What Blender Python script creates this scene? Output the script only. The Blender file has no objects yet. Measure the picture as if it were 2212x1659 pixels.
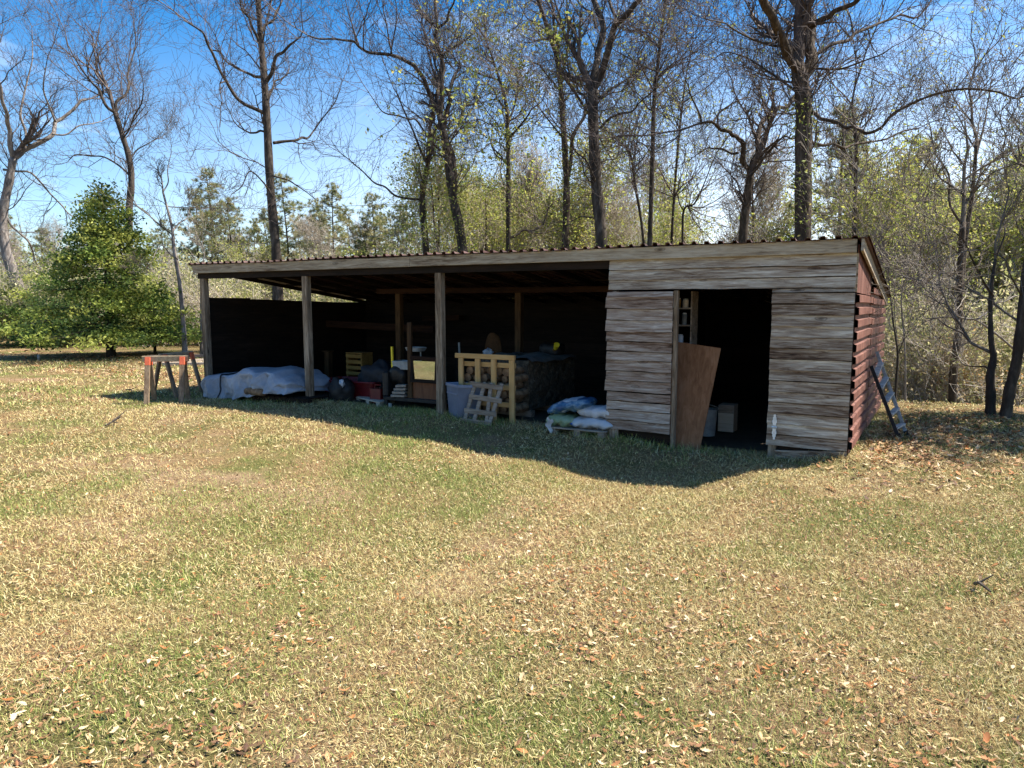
import bpy, math, random
import numpy as np
from mathutils import Vector, Matrix
S = bpy.context.scene
COL = S.collection
rad = math.radians

# ------------------------------------------------------------------ camera, sky, sun, exposure
# world: X along the shed front (to the right), Y away behind it, Z up; origin = the shed's front right corner
F, CX, CY = 1579.05, 1106.0, 829.5            # focal length and centre in survey units (2212 wide)
PITCH, ROLL, YAW = .1061, .0028, .5269
C = np.array([.8448, -9.2498, 1.7333])
_c, _s = math.cos(YAW), math.sin(YAW)
FWD = np.array([-_s*math.cos(PITCH), _c*math.cos(PITCH), -math.sin(PITCH)])
_r = np.array([_c, _s, 0.]); _u = np.cross(_r, FWD)
RGT = _r*math.cos(ROLL) + _u*math.sin(ROLL); UPV = _u*math.cos(ROLL) - _r*math.sin(ROLL)
cam = bpy.data.cameras.new('camera'); cam.sensor_width = 36; cam.lens = 36*F/2212
cam.clip_start = .1; cam.clip_end = 2000
co = bpy.data.objects.new('camera', cam); COL.objects.link(co); S.camera = co
co.matrix_world = Matrix([[RGT[0], UPV[0], -FWD[0], C[0]], [RGT[1], UPV[1], -FWD[1], C[1]], [RGT[2], UPV[2], -FWD[2], C[2]], [0, 0, 0, 1]])

SUN = Vector((1.12, 1.0, 2.05)).normalized()
W = bpy.data.worlds.new('World'); S.world = W; W.use_nodes = True
nt = W.node_tree; N = nt.nodes; L = nt.links; N.clear()
out = N.new('ShaderNodeOutputWorld'); bg = N.new('ShaderNodeBackground'); sky = N.new('ShaderNodeTexSky')
sky.sky_type = 'NISHITA'; sky.sun_disc = False; sky.sun_elevation = math.asin(SUN.z); sky.sun_rotation = math.atan2(SUN.x, SUN.y)
sky.altitude = 100; sky.air_density = 1.0; sky.dust_density = .6; sky.ozone_density = 3.0
bg.inputs['Strength'].default_value = .082
tc = N.new('ShaderNodeTexCoord'); mp = N.new('ShaderNodeMapping'); mp.inputs['Scale'].default_value = (1.6, 1.6, 5.0); mp.inputs['Rotation'].default_value = (.1, .25, .6)
nz = N.new('ShaderNodeTexNoise'); nz.inputs['Scale'].default_value = 1.7; nz.inputs['Detail'].default_value = 7; nz.inputs['Roughness'].default_value = .62; nz.inputs['Distortion'].default_value = .7
rp = N.new('ShaderNodeValToRGB'); rp.color_ramp.elements[0].position = .50; rp.color_ramp.elements[1].position = .80
rp.color_ramp.elements[0].color = (0, 0, 0, 1); rp.color_ramp.elements[1].color = (.6, .6, .6, 1)
sep = N.new('ShaderNodeSeparateXYZ')
hz = N.new('ShaderNodeMapRange'); hz.inputs['From Min'].default_value = .02; hz.inputs['From Max'].default_value = .40; hz.inputs['To Min'].default_value = .72; hz.inputs['To Max'].default_value = 0; hz.interpolation_type = 'SMOOTHSTEP'
# thin cloud is denser low down and toward the sun's side of the sky
sd = N.new('ShaderNodeVectorMath'); sd.operation = 'DOT_PRODUCT'; sd.inputs[1].default_value = (.25, .97, 0)
sr = N.new('ShaderNodeMapRange'); sr.inputs['From Min'].default_value = .25; sr.inputs['From Max'].default_value = .98; sr.inputs['To Min'].default_value = .25; sr.inputs['To Max'].default_value = 1.0
ml = N.new('ShaderNodeMath'); ml.operation = 'MULTIPLY'
mx_ = N.new('ShaderNodeMath'); mx_.operation = 'MAXIMUM'
mix = N.new('ShaderNodeMix'); mix.data_type = 'RGBA'; mix.inputs['B'].default_value = (8.6, 8.9, 9.4, 1)
sat = N.new('ShaderNodeHueSaturation'); sat.inputs['Saturation'].default_value = 1.5; sat.inputs['Value'].default_value = .95
L.new(tc.outputs['Generated'], mp.inputs['Vector']); L.new(mp.outputs['Vector'], nz.inputs['Vector']); L.new(nz.outputs['Fac'], rp.inputs['Fac'])
L.new(tc.outputs['Generated'], sep.inputs[0]); L.new(sep.outputs['Z'], hz.inputs['Value'])
L.new(tc.outputs['Generated'], sd.inputs[0]); L.new(sd.outputs['Value'], sr.inputs['Value'])
L.new(hz.outputs['Result'], ml.inputs[0]); L.new(sr.outputs['Result'], ml.inputs[1])
L.new(ml.outputs[0], mx_.inputs[0]); L.new(rp.outputs['Color'], mx_.inputs[1])
L.new(mx_.outputs[0], mix.inputs['Factor']); L.new(sky.outputs[0], sat.inputs['Color']); L.new(sat.outputs[0], mix.inputs['A'])
L.new(mix.outputs['Result'], bg.inputs['Color']); L.new(bg.outputs[0], out.inputs[0])

sl = bpy.data.lights.new('sun', 'SUN'); sl.energy = 5.0; sl.angle = rad(.5); sl.color = (1, .94, .83)
so = bpy.data.objects.new('sun', sl); COL.objects.link(so); so.rotation_euler = SUN.to_track_quat('Z', 'Y').to_euler(); so.location = (10, 10, 30)
S.view_settings.view_transform = 'Standard'; S.view_settings.look = 'None'; S.view_settings.exposure = 1.42; S.view_settings.gamma = 1
S.render.engine = 'CYCLES'; S.cycles.max_bounces = 6; S.cycles.diffuse_bounces = 3; S.cycles.transparent_max_bounces = 8

# ------------------------------------------------------------------ survey helpers: photograph -> place
def ray(u, v): return FWD + (u-CX)/F*RGT - (v-CY)/F*UPV
def at(u, v, t): return C + ray(u, v)*t
def ground_t(u, v):
    d = ray(u, v); t = -C[2]/d[2]
    for _ in range(12):
        p = C + d*t; t = (float(hgt(p[0], p[1])) - C[2])/d[2]
    return t

# ------------------------------------------------------------------ terrain
CP = np.array([(-13, -1.1, 0), (-12, 1, 0), (-11.4, 0, 0), (-10, -1.2, .02), (-8.7, 0, .04), (-8, -1.25, .02), (-5.84, 0, .03), (-5.3, -1.3, -.09), (-4.6, .2, -.01),
    (-3.8, -1.35, -.18), (-3, 0, -.06), (-2.25, -1.4, -.29), (-1.6, -1.35, -.27), (-1.5, 0, -.13), (-.57, -.52, -.13), (0, 0, -.02), (0, -1.3, -.10), (.6, 1.5, 0), (2, 4.5, 0),
    (-3, -4, -.24), (-8, -5, -.08), (0, -5, -.12), (.8, -9, -.05), (-5, -9, -.05), (-15, -6, 0), (-20, 5, 0), (-28, 6, 0), (-6, 3, .03), (-1, 3, -.05), (3, -2, -.03), (-11, 3, .02), (4, -6, 0), (-24, -2, 0)], float)
def hgt(x, y):
    x = np.asarray(x, float); y = np.asarray(y, float)
    d2 = (x[..., None]-CP[:, 0])**2 + (y[..., None]-CP[:, 1])**2 + .05
    w = 1/d2**1.6; z = (w*CP[:, 2]).sum(-1)/w.sum(-1)
    sm = np.clip((x+16)/13, 0, 1); sm = sm*sm*(3-2*sm)
    far = np.maximum(0, y-6.2)
    z = z - sm*np.minimum(.14*far, 7.0) - (1-sm)*np.minimum(.03*np.maximum(0, y-9), 1.2)
    near = np.clip(1-(np.abs(x+5)/40), 0, 1)
    return z + .012*np.sin(x*1.7+y*.6)*np.sin(y*1.3-.4*x)*near

def vnoise(x, y, seed=0):
    xi = np.floor(x).astype(np.int64); yi = np.floor(y).astype(np.int64); fx = x-xi; fy = y-yi
    fx = fx*fx*(3-2*fx); fy = fy*fy*(3-2*fy)
    def h(a, b):
        n = (a*374761393 + b*668265263 + seed*1442695) & 0x7fffffff
        n = ((n ^ (n >> 13))*1274126177) & 0x7fffffff
        return ((n ^ (n >> 16)) & 0xffff)/65535.
    return (h(xi, yi)*(1-fx)+h(xi+1, yi)*fx)*(1-fy) + (h(xi, yi+1)*(1-fx)+h(xi+1, yi+1)*fx)*fy
def fbm(x, y, seed=0): return .5*vnoise(x, y, seed)+.3*vnoise(x*2.1, y*2.1, seed+7)+.2*vnoise(x*4.3, y*4.3, seed+13)

# ------------------------------------------------------------------ mesh builder
class MB:
    def __init__(s): s.v = []; s.f = []; s.c = []
    def quad(s, a, b, c, d, col=None):
        i = len(s.v); s.v += [tuple(a), tuple(b), tuple(c), tuple(d)]; s.f.append((i, i+1, i+2, i+3)); s.c.append(col)
    def obox(s, c, ax, ay, az):
        """box round centre c with half-axis vectors ax, ay, az"""
        c, ax, ay, az = map(np.array, (c, ax, ay, az)); i = len(s.v)
        for dz in (-1, 1):
            for dx, dy in ((-1, -1), (1, -1), (1, 1), (-1, 1)): s.v.append(tuple(c+dx*ax+dy*ay+dz*az))
        for f in ((3, 2, 1, 0), (4, 5, 6, 7), (0, 1, 5, 4), (1, 2, 6, 5), (2, 3, 7, 6), (3, 0, 4, 7)): s.f.append(tuple(i+k for k in f)); s.c.append(None)
        return s
    def box(s, x0, x1, y0, y1, z0, z1):
        return s.obox(((x0+x1)/2, (y0+y1)/2, (z0+z1)/2), ((x1-x0)/2, 0, 0), (0, (y1-y0)/2, 0), (0, 0, (z1-z0)/2))
    def bar(s, p, q, w, h, up=(0, 0, 1)):
        """rectangular bar from p to q, w across, h along up"""
        p, q = np.array(p, float), np.array(q, float); d = q-p; l = np.linalg.norm(d); d = d/l
        sd_ = np.cross(d, up)
        if np.linalg.norm(sd_) < 1e-3: sd_ = np.cross(d, (0, 1, 0))
        sd_ = sd_/np.linalg.norm(sd_); uu = np.cross(sd_, d)
        return s.obox((p+q)/2, d*l/2, sd_*w/2, uu*h/2)
    def tube(s, pts, rr, n=6, cap=True, col=None):
        P = [Vector(p) for p in pts]; m = len(P); base = len(s.v); ref = None
        for k in range(m):
            d = (P[min(k+1, m-1)]-P[max(k-1, 0)])
            if d.length < 1e-7: d = Vector((0, 0, 1))
            d.normalize()
            if ref is None: ref = d.orthogonal().normalized()
            else:
                ref = ref-d*ref.dot(d)
                if ref.length < 1e-5: ref = d.orthogonal()
                ref.normalize()
            b = d.cross(ref); r = rr[k] if hasattr(rr, '__len__') else rr
            for j in range(n):
                a = 2*math.pi*j/n; ca, sa = math.cos(a)*r, math.sin(a)*r
                s.v.append((P[k].x+ref.x*ca+b.x*sa, P[k].y+ref.y*ca+b.y*sa, P[k].z+ref.z*ca+b.z*sa))
        for k in range(m-1):
            for j in range(n):
                j2 = (j+1) % n; s.f.append((base+k*n+j, base+k*n+j2, base+(k+1)*n+j2, base+(k+1)*n+j)); s.c.append(col)
        if cap and n > 3:
            s.f.append(tuple(base+j for j in range(n))[::-1]); s.c.append(col)
            s.f.append(tuple(base+(m-1)*n+j for j in range(n))); s.c.append(col)
        return s
    def grid(s, fn, nu, nv, closed_u=False):
        b = len(s.v)
        for j in range(nv+1):
            for i in range(nu+(0 if closed_u else 1)): s.v.append(tuple(fn(i/nu, j/nv)))
        n = nu if closed_u else nu+1
        for j in range(nv):
            for i in range(nu):
                i2 = (i+1) % n; s.f.append((b+j*n+i, b+j*n+i2, b+(j+1)*n+i2, b+(j+1)*n+i)); s.c.append(None)
        return s
    def build(s, name, mat, parent=None, origin=None, smooth=False, bevel=0):
        me = bpy.data.meshes.new(name); o_ = np.array(origin if origin is not None else (parent['_o'] if parent else (0, 0, 0)), float)
        v = np.array(s.v, float)-o_
        me.from_pydata(v.tolist(), [], s.f)
        if any(c is not None for c in s.c):
            at_ = me.attributes.new('Col', 'FLOAT_COLOR', 'FACE'); a = np.ones((len(s.f), 4), np.float32)
            for k, c in enumerate(s.c): a[k, :3] = c if c is not None else (.5, .5, .5)
            at_.data.foreach_set('color', a.ravel())
        me.materials.append(mat)
        if smooth: me.polygons.foreach_set('use_smooth', [True]*len(me.polygons))
        me.update()
        ob = bpy.data.objects.new(name, me); COL.objects.link(ob)
        if parent: ob.parent = parent
        else: ob.location = o_
        if bevel:
            m = ob.modifiers.new('bevel', 'BEVEL'); m.width = bevel; m.segments = 1; m.limit_method = 'ANGLE'
        return ob
def tri_mesh(name, mat, V, Fc, cols, parent=None, origin=(0, 0, 0), smooth=False):
    """numpy mesh: V n x 3, Fc m x k (k=3 or 4), cols m x 3 per face"""
    me = bpy.data.meshes.new(name); k = Fc.shape[1]; m = len(Fc)
    if parent is not None: origin = parent['_o']
    me.vertices.add(len(V)); me.vertices.foreach_set('co', (V-np.array(origin)).astype(np.float32).ravel())
    me.loops.add(m*k); me.loops.foreach_set('vertex_index', Fc.astype(np.int32).ravel())
    me.polygons.add(m); me.polygons.foreach_set('loop_start', np.arange(0, m*k, k, dtype=np.int32))
    if cols is not None:
        a = np.ones((m, 4), np.float32); a[:, :3] = cols
        me.attributes.new('Col', 'FLOAT_COLOR', 'FACE').data.foreach_set('color', a.ravel())
    me.update(calc_edges=True); me.materials.append(mat)
    ob = bpy.data.objects.new(name, me); COL.objects.link(ob)
    if parent is not None: ob.parent = parent
    else: ob.location = origin
    return ob
def tag(o, label, cat, group=None, kind=None):
    if label: o['label'] = label
    if cat: o['category'] = cat
    if group: o['group'] = group
    if kind: o['kind'] = kind
    return o
def thing(name, loc, label, cat, group=None):
    o = bpy.data.objects.new(name, None); COL.objects.link(o); o.location = [float(a) for a in loc]; o['_o'] = [float(a) for a in loc]
    o.empty_display_size = .2
    return tag(o, label, cat, group)
def dup(root, loc, rotz=0, scale=1, label=None, group=None):
    r = root.copy(); COL.objects.link(r); r.location = loc; r.rotation_euler = (0, 0, rotz); r.scale = (scale,)*3
    if label: r['label'] = label
    if group: r['group'] = group
    for ch in list(root.children):
        c = ch.copy(); COL.objects.link(c); c.parent = r
    return r

# ------------------------------------------------------------------ materials
def new_mat(name):
    m = bpy.data.materials.new(name); m.use_nodes = True; n = m.node_tree.nodes; l = m.node_tree.links
    return m, n, l, n['Principled BSDF']
def ramp(n, stops):
    r = n.new('ShaderNodeValToRGB'); e = r.color_ramp.elements
    while len(e) < len(stops): e.new(.5)
    for k, (p, c) in enumerate(stops): e[k].position = p; e[k].color = (*c, 1)
    return r
def mat_wood(name, stops, axis=0, scale=1., rough=.85, bump=.35, knots=True, tone=.35):
    m, n, l, b = new_mat(name); b.inputs['Roughness'].default_value = rough; b.inputs['Specular IOR Level'].default_value = .2
    tc = n.new('ShaderNodeTexCoord'); g = n.new('ShaderNodeNewGeometry'); mu = n.new('ShaderNodeVectorMath'); mu.operation = 'MULTIPLY_ADD'
    cmb = n.new('ShaderNodeCombineXYZ')
    for k in range(3): l.new(g.outputs['Random Per Island'], cmb.inputs[k])
    l.new(cmb.outputs[0], mu.inputs[0]); mu.inputs[1].default_value = (53, 31, 77); l.new(tc.outputs['Object'], mu.inputs[2])
    mp = n.new('ShaderNodeMapping'); sc = [34*scale]*3; sc[axis] = 2.9*scale; mp.inputs['Scale'].default_value = sc; l.new(mu.outputs[0], mp.inputs[0])
    a = n.new('ShaderNodeTexNoise'); a.inputs['Scale'].default_value = 1; a.inputs['Detail'].default_value = 8; a.inputs['Roughness'].default_value = .68; a.inputs['Distortion'].default_value = .9
    l.new(mp.outputs[0], a.inputs['Vector'])
    mp2 = n.new('ShaderNodeMapping'); sc2 = [6.*scale]*3; sc2[axis] = .9*scale; mp2.inputs['Scale'].default_value = sc2; l.new(mu.outputs[0], mp2.inputs[0])
    a2 = n.new('ShaderNodeTexNoise'); a2.inputs['Scale'].default_value = 1; a2.inputs['Detail'].default_value = 4; a2.inputs['Distortion'].default_value = .5; l.new(mp2.outputs[0], a2.inputs['Vector'])
    ad = n.new('ShaderNodeMath'); ad.operation = 'MULTIPLY_ADD'; l.new(a2.outputs['Fac'], ad.inputs[0]); ad.inputs[1].default_value = .75; 
    md = n.new('ShaderNodeMath'); md.operation = 'MULTIPLY_ADD'; l.new(a.outputs['Fac'], md.inputs[0]); md.inputs[1].default_value = 1.35; md.inputs[2].default_value = -.55; l.new(md.outputs[0], ad.inputs[2])
    t = n.new('ShaderNodeMath'); t.operation = 'MULTIPLY_ADD'; l.new(g.outputs['Random Per Island'], t.inputs[0]); t.inputs[1].default_value = tone; 
    of = n.new('ShaderNodeMath'); of.operation = 'SUBTRACT'; l.new(ad.outputs[0], of.inputs[0]); of.inputs[1].default_value = tone/2; l.new(of.outputs[0], t.inputs[2])
    r = ramp(n, stops); l.new(t.outputs[0], r.inputs['Fac']); last = r.outputs['Color']
    if knots:
        mk = n.new('ShaderNodeMapping'); sk = [6.]*3; sk[axis] = 1.9; mk.inputs['Scale'].default_value = sk; dz_ = n.new('ShaderNodeVectorMath'); dz_.operation = 'MULTIPLY_ADD'; l.new(a2.outputs['Color'], dz_.inputs[0]); dz_.inputs[1].default_value = (.10,)*3; l.new(mu.outputs[0], dz_.inputs[2]); l.new(dz_.outputs[0], mk.inputs[0])
        vo = n.new('ShaderNodeTexVoronoi'); vo.inputs['Scale'].default_value = 1; l.new(mk.outputs[0], vo.inputs['Vector'])
        kr = ramp(n, [(.0, (.05,)*3), (.06, (.25,)*3), (.11, (.75,)*3), (.135, (.45,)*3), (.17, (1, 1, 1))]); l.new(vo.outputs['Distance'], kr.inputs['Fac'])
        mx = n.new('ShaderNodeMix'); mx.data_type = 'RGBA'; l.new(kr.outputs['Color'], mx.inputs['Factor']); d = stops[0][1]
        mx.inputs['A'].default_value = (d[0]*.6, d[1]*.5, d[2]*.45, 1); l.new(last, mx.inputs['B']); last = mx.outputs['Result']
    l.new(last, b.inputs['Base Color'])
    if bump:
        bp = n.new('ShaderNodeBump'); bp.inputs['Strength'].default_value = bump; bp.inputs['Distance'].default_value = .01; l.new(a.outputs['Fac'], bp.inputs['Height']); l.new(bp.outputs[0], b.inputs['Normal'])
    return m
def mat_noise(name, c1, c2, scale=6, rough=.7, metal=0, bump=.15, c3=None, detail=6, stretch=None, spec=.3, sub=0):
    m, n, l, b = new_mat(name); b.inputs['Roughness'].default_value = rough; b.inputs['Metallic'].default_value = metal; b.inputs['Specular IOR Level'].default_value = spec
    tc = n.new('ShaderNodeTexCoord'); mp = n.new('ShaderNodeMapping'); l.new(tc.outputs['Object'], mp.inputs[0])
    if stretch: mp.inputs['Scale'].default_value = stretch
    a = n.new('ShaderNodeTexNoise'); a.inputs['Scale'].default_value = scale; a.inputs['Detail'].default_value = detail; a.inputs['Roughness'].default_value = .65; l.new(mp.outputs[0], a.inputs['Vector'])
    st = [(.33, c1), (.67, c2)] if c3 is None else [(.28, c1), (.5, c2), (.72, c3)]
    r = ramp(n, st); l.new(a.outputs['Fac'], r.inputs['Fac']); l.new(r.outputs['Color'], b.inputs['Base Color'])
    if bump:
        bp = n.new('ShaderNodeBump'); bp.inputs['Strength'].default_value = bump; bp.inputs['Distance'].default_value = .02; l.new(a.outputs['Fac'], bp.inputs['Height']); l.new(bp.outputs[0], b.inputs['Normal'])
    return m
def mat_col(name, rough=.75, trans=.0):
    """colour of each leaf or blade from its own attribute; light shines a little through"""
    m, n, l, b = new_mat(name); at_ = n.new('ShaderNodeAttribute'); at_.attribute_name = 'Col'; l.new(at_.outputs['Color'], b.inputs['Base Color'])
    b.inputs['Roughness'].default_value = rough; b.inputs['Specular IOR Level'].default_value = .25
    if trans:
        tr = n.new('ShaderNodeBsdfTranslucent'); l.new(at_.outputs['Color'], tr.inputs['Color']); mx = n.new('ShaderNodeMixShader'); mx.inputs[0].default_value = trans
        l.new(b.outputs[0], mx.inputs[1]); l.new(tr.outputs[0], mx.inputs[2]); l.new(mx.outputs[0], n['Material Output'].inputs[0])
    return m
GREY = [(.16, (.038, .020, .012)), (.32, (.135, .086, .056)), (.46, (.250, .190, .140)), (.60, (.360, .298, .232)), (.75, (.50, .438, .358)), (.92, (.74, .69, .60))]
M = {}
M['siding'] = mat_wood('weathered_siding', GREY, 0, bump=.6, tone=.20)
M['siding_warm'] = mat_wood('weathered_siding_brown', [(.14, (.036, .018, .011)), (.29, (.14, .084, .056)), (.45, (.25, .177, .132)), (.62, (.35, .284, .232)), (.92, (.62, .55, .485))], 0, bump=.6, tone=.22)
M['fascia'] = mat_wood('weathered_fascia', [(.2, (.07, .043, .025)), (.38, (.21, .161, .110)), (.58, (.34, .283, .207)), (.85, (.47, .41, .325))], 0, bump=.4, tone=.12)
M['post'] = mat_wood('weathered_post', [(.2, (.025, .015, .008)), (.42, (.10, .068, .043)), (.62, (.20, .148, .10)), (.85, (.34, .27, .20))], 2, bump=.35)
M['dark_wood'] = mat_wood('shade_dark_old_wood', [(.2, (.005, .0035, .0025)), (.5, (.013, .008, .005)), (.8, (.027, .016, .011))], 0, knots=False)  # old wood, albedo cut so the shed interior reads as deep shade
M['dark_wood_y'] = mat_wood('shade_dark_old_wood_rafter', [(.2, (.005, .0035, .0025)), (.5, (.013, .008, .005)), (.8, (.027, .016, .011))], 1, knots=False)  # same shade-lowered tone, grain running front to back
M['inner_post'] = mat_wood('brown_inner_post', [(.2, (.018, .010, .0045)), (.5, (.05, .026, .011)), (.8, (.10, .056, .025))], 2, knots=False)  # brown timber, darkened further for the shade inside
M['inner_beam'] = mat_wood('brown_inner_beam', [(.2, (.007, .003, .002)), (.5, (.018, .007, .0035)), (.8, (.042, .017, .007))], 0, knots=False)  # brown beam tone lowered to sink into the interior shade
M['roof'] = mat_noise('rusty_roof_metal', (.035, .016, .013), (.075, .036, .03), 2.2, .55, 0, .05, c3=(.16, .09, .08), stretch=(1, .25, 1))
M['red_metal'] = mat_noise('faded_red_metal', (.08, .026, .017), (.15, .055, .038), 3.6, .6, 0, .08, c3=(.28, .14, .10), stretch=(1, 3, 1))
M['gable'] = mat_wood('reddish_plywood', [(.2, (.05, .016, .011)), (.5, (.15, .062, .046)), (.8, (.30, .17, .13))], 2, scale=.45, knots=False, tone=.05)
M['ply'] = mat_wood('reddish_brown_plywood', [(.15, (.12, .052, .024)), (.5, (.225, .105, .051)), (.85, (.31, .16, .088))], 2, scale=.55, knots=False, tone=.0, bump=.1)
M['pine'] = mat_wood('new_pine', [(.1, (.33, .175, .058)), (.5, (.47, .275, .105)), (.9, (.58, .385, .18))], 2, scale=.6, knots=False, tone=.12, bump=.08)
M['pine_x'] = mat_wood('new_pine_rail', [(.1, (.33, .175, .058)), (.5, (.47, .275, .105)), (.9, (.58, .385, .18))], 0, scale=.6, knots=False, tone=.12, bump=.08)
M['pallet'] = mat_wood('grey_pallet_wood', [(.2, (.07, .045, .03)), (.5, (.20, .15, .11)), (.8, (.34, .275, .22))], 0, knots=False)
M['pale_ply'] = mat_wood('pale_board', [(.1, (.36, .27, .19)), (.5, (.50, .40, .30)), (.9, (.60, .51, .41))], 0, scale=.5, knots=False, tone=.05)
M['saw_wood'] = mat_wood('sawhorse_wood', [(.2, (.06, .036, .021)), (.5, (.145, .096, .06)), (.8, (.28, .205, .135))], 2, knots=False)
M['saw_beam'] = mat_wood('sawhorse_beam_wood', [(.2, (.16, .105, .058)), (.5, (.30, .215, .13)), (.8, (.46, .36, .23))], 1, knots=False)
M['red_paint'] = mat_noise('red_orange_paint', (.50, .09, .04), (.62, .15, .07), 14, .6)
M['tarp'] = mat_noise('grey_white_tarp', (.21, .22, .245), (.35, .362, .40), 3, .5, 0, .2, spec=.4)
M['strap'] = mat_noise('black_strap', (.012, .012, .014), (.025, .025, .03), 20, .6)
M['black'] = mat_noise('black_iron', (.010, .010, .011), (.03, .027, .025), 8, .5, .2, .2)
M['rust'] = mat_noise('rusty_brown_panel', (.10, .035, .015), (.20, .08, .035), 4, .6, 0, .1, stretch=(4, 4, .6))
M['white_paint'] = mat_noise('dull_white_paint', (.22, .22, .21), (.36, .36, .345), 10, .5, 0, .05)
M['red_plastic'] = mat_noise('dark_red_plastic', (.10, .006, .008), (.17, .010, .013), 5, .4, 0, .02, spec=.5)
M['yellow_wood'] = mat_wood('yellow_wood_drawer', [(.2, (.10, .046, .009)), (.5, (.19, .097, .022)), (.8, (.28, .155, .04))], 0, knots=False)
M['bin'] = mat_noise('blue_grey_plastic', (.105, .122, .172), (.155, .178, .235), 3, .5, 0, .02, spec=.5)
M['bin_dark'] = mat_noise('darker_blue_grey_plastic', (.155, .18, .25), (.20, .225, .30), 3, .5, 0, .02, spec=.5)
M['bark_log'] = mat_noise('split_firewood', (.07, .04, .024), (.20, .12, .065), 9, .9, 0, .5, c3=(.38, .26, .16))
M['dark_stack'] = mat_noise('dark_mottled_bale', (.014, .011, .008), (.065, .050, .033), 26, .9, 0, .5, c3=(.16, .13, .09), detail=9)
M['grey_sheet'] = mat_noise('dusty_grey_sheet', (.08, .08, .075), (.17, .165, .15), 6, .7, 0, .3)
M['chair'] = mat_noise('brown_upholstery', (.06, .027, .009), (.10, .046, .016), 30, .9, 0, .2)
M['yellow'] = mat_noise('yellow_plastic', (.75, .55, .02), (.85, .65, .04), 8, .4)
M['glass'] = mat_noise('mirror_pane', (.33, .38, .42), (.48, .54, .58), 3, .06, 1.0, .02)
M['bag_white'] = mat_noise('white_woven_bag', (.35, .35, .37), (.52, .515, .525), 6, .4, 0, .25)
M['bag_bluewhite'] = mat_noise('pale_bag', (.33, .35, .385), (.48, .49, .51), 4, .35, 0, .25)
M['bag_blue'] = mat_noise('blue_printed_bag', (.012, .03, .11), (.045, .12, .22), 7, .35, 0, .25, c3=(.36, .44, .46))
M['bag_green'] = mat_noise('green_printed_bag', (.09, .15, .08), (.20, .27, .16), 7, .4, 0, .25, c3=(.34, .40, .30))
M['ink'] = mat_noise('dark_grey_print', (.09, .11, .16), (.16, .18, .24), 40, .6, 0, 0)
M['blue_ink'] = mat_noise('blue_print', (.02, .08, .36), (.04, .14, .48), 9, .4, 0, 0)
M['alu'] = mat_noise('weathered_aluminium', (.20, .195, .18), (.46, .45, .42), 14, .6, .1, .15)
M['galv'] = mat_noise('galvanised_hinge', (.55, .57, .58), (.78, .80, .80), 20, .45, .3, .05)
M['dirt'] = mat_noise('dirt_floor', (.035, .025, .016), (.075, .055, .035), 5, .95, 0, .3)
M['soil_red'] = mat_noise('reddish_earth', (.10, .055, .035), (.20, .12, .08), 9, .95, 0, .5)
M['leaf'] = mat_col('leaf_foliage', .6, .46)
M['grass'] = mat_col('dry_grass', .8, .12)
M['litter'] = mat_col('dead_leaves', .75, .08)
def mat_bark(name, c1, c2, c3, s=1.):
    return mat_noise(name, c1, c2, 9*s, .92, 0, .9, c3=c3, detail=8, stretch=(1, 1, .28))
M['bark'] = mat_bark('dark_grey_bark', (.018, .013, .010), (.050, .038, .029), (.135, .11, .09))
M['bark_brown'] = mat_bark('brown_bark', (.020, .013, .008), (.058, .040, .026), (.15, .11, .078))
M['bark_pale'] = mat_bark('pale_grey_bark', (.09, .072, .06), (.20, .17, .15), (.38, .34, .31))
M['bark_black'] = mat_bark('near_black_bark', (.016, .012, .009), (.042, .032, .024), (.08, .062, .046))
M['twig'] = mat_noise('grey_brown_twigs', (.055, .042, .038), (.15, .118, .105), 2, .9, 0, 0)
M['twig_far'] = mat_noise('far_grey_tan_twigs', (.30, .255, .205), (.48, .415, .345), 2, .9, 0, 0)  # far twigs made paler to brighten the woods
M['twig_mid'] = mat_noise('dull_brown_grey_twigs', (.085, .070, .056), (.20, .168, .138), 2, .9, 0, 0)
M['twig_pale'] = mat_noise('pale_tan_twigs', (.32, .27, .22), (.52, .46, .39), 2, .9, 0, 0)

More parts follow.
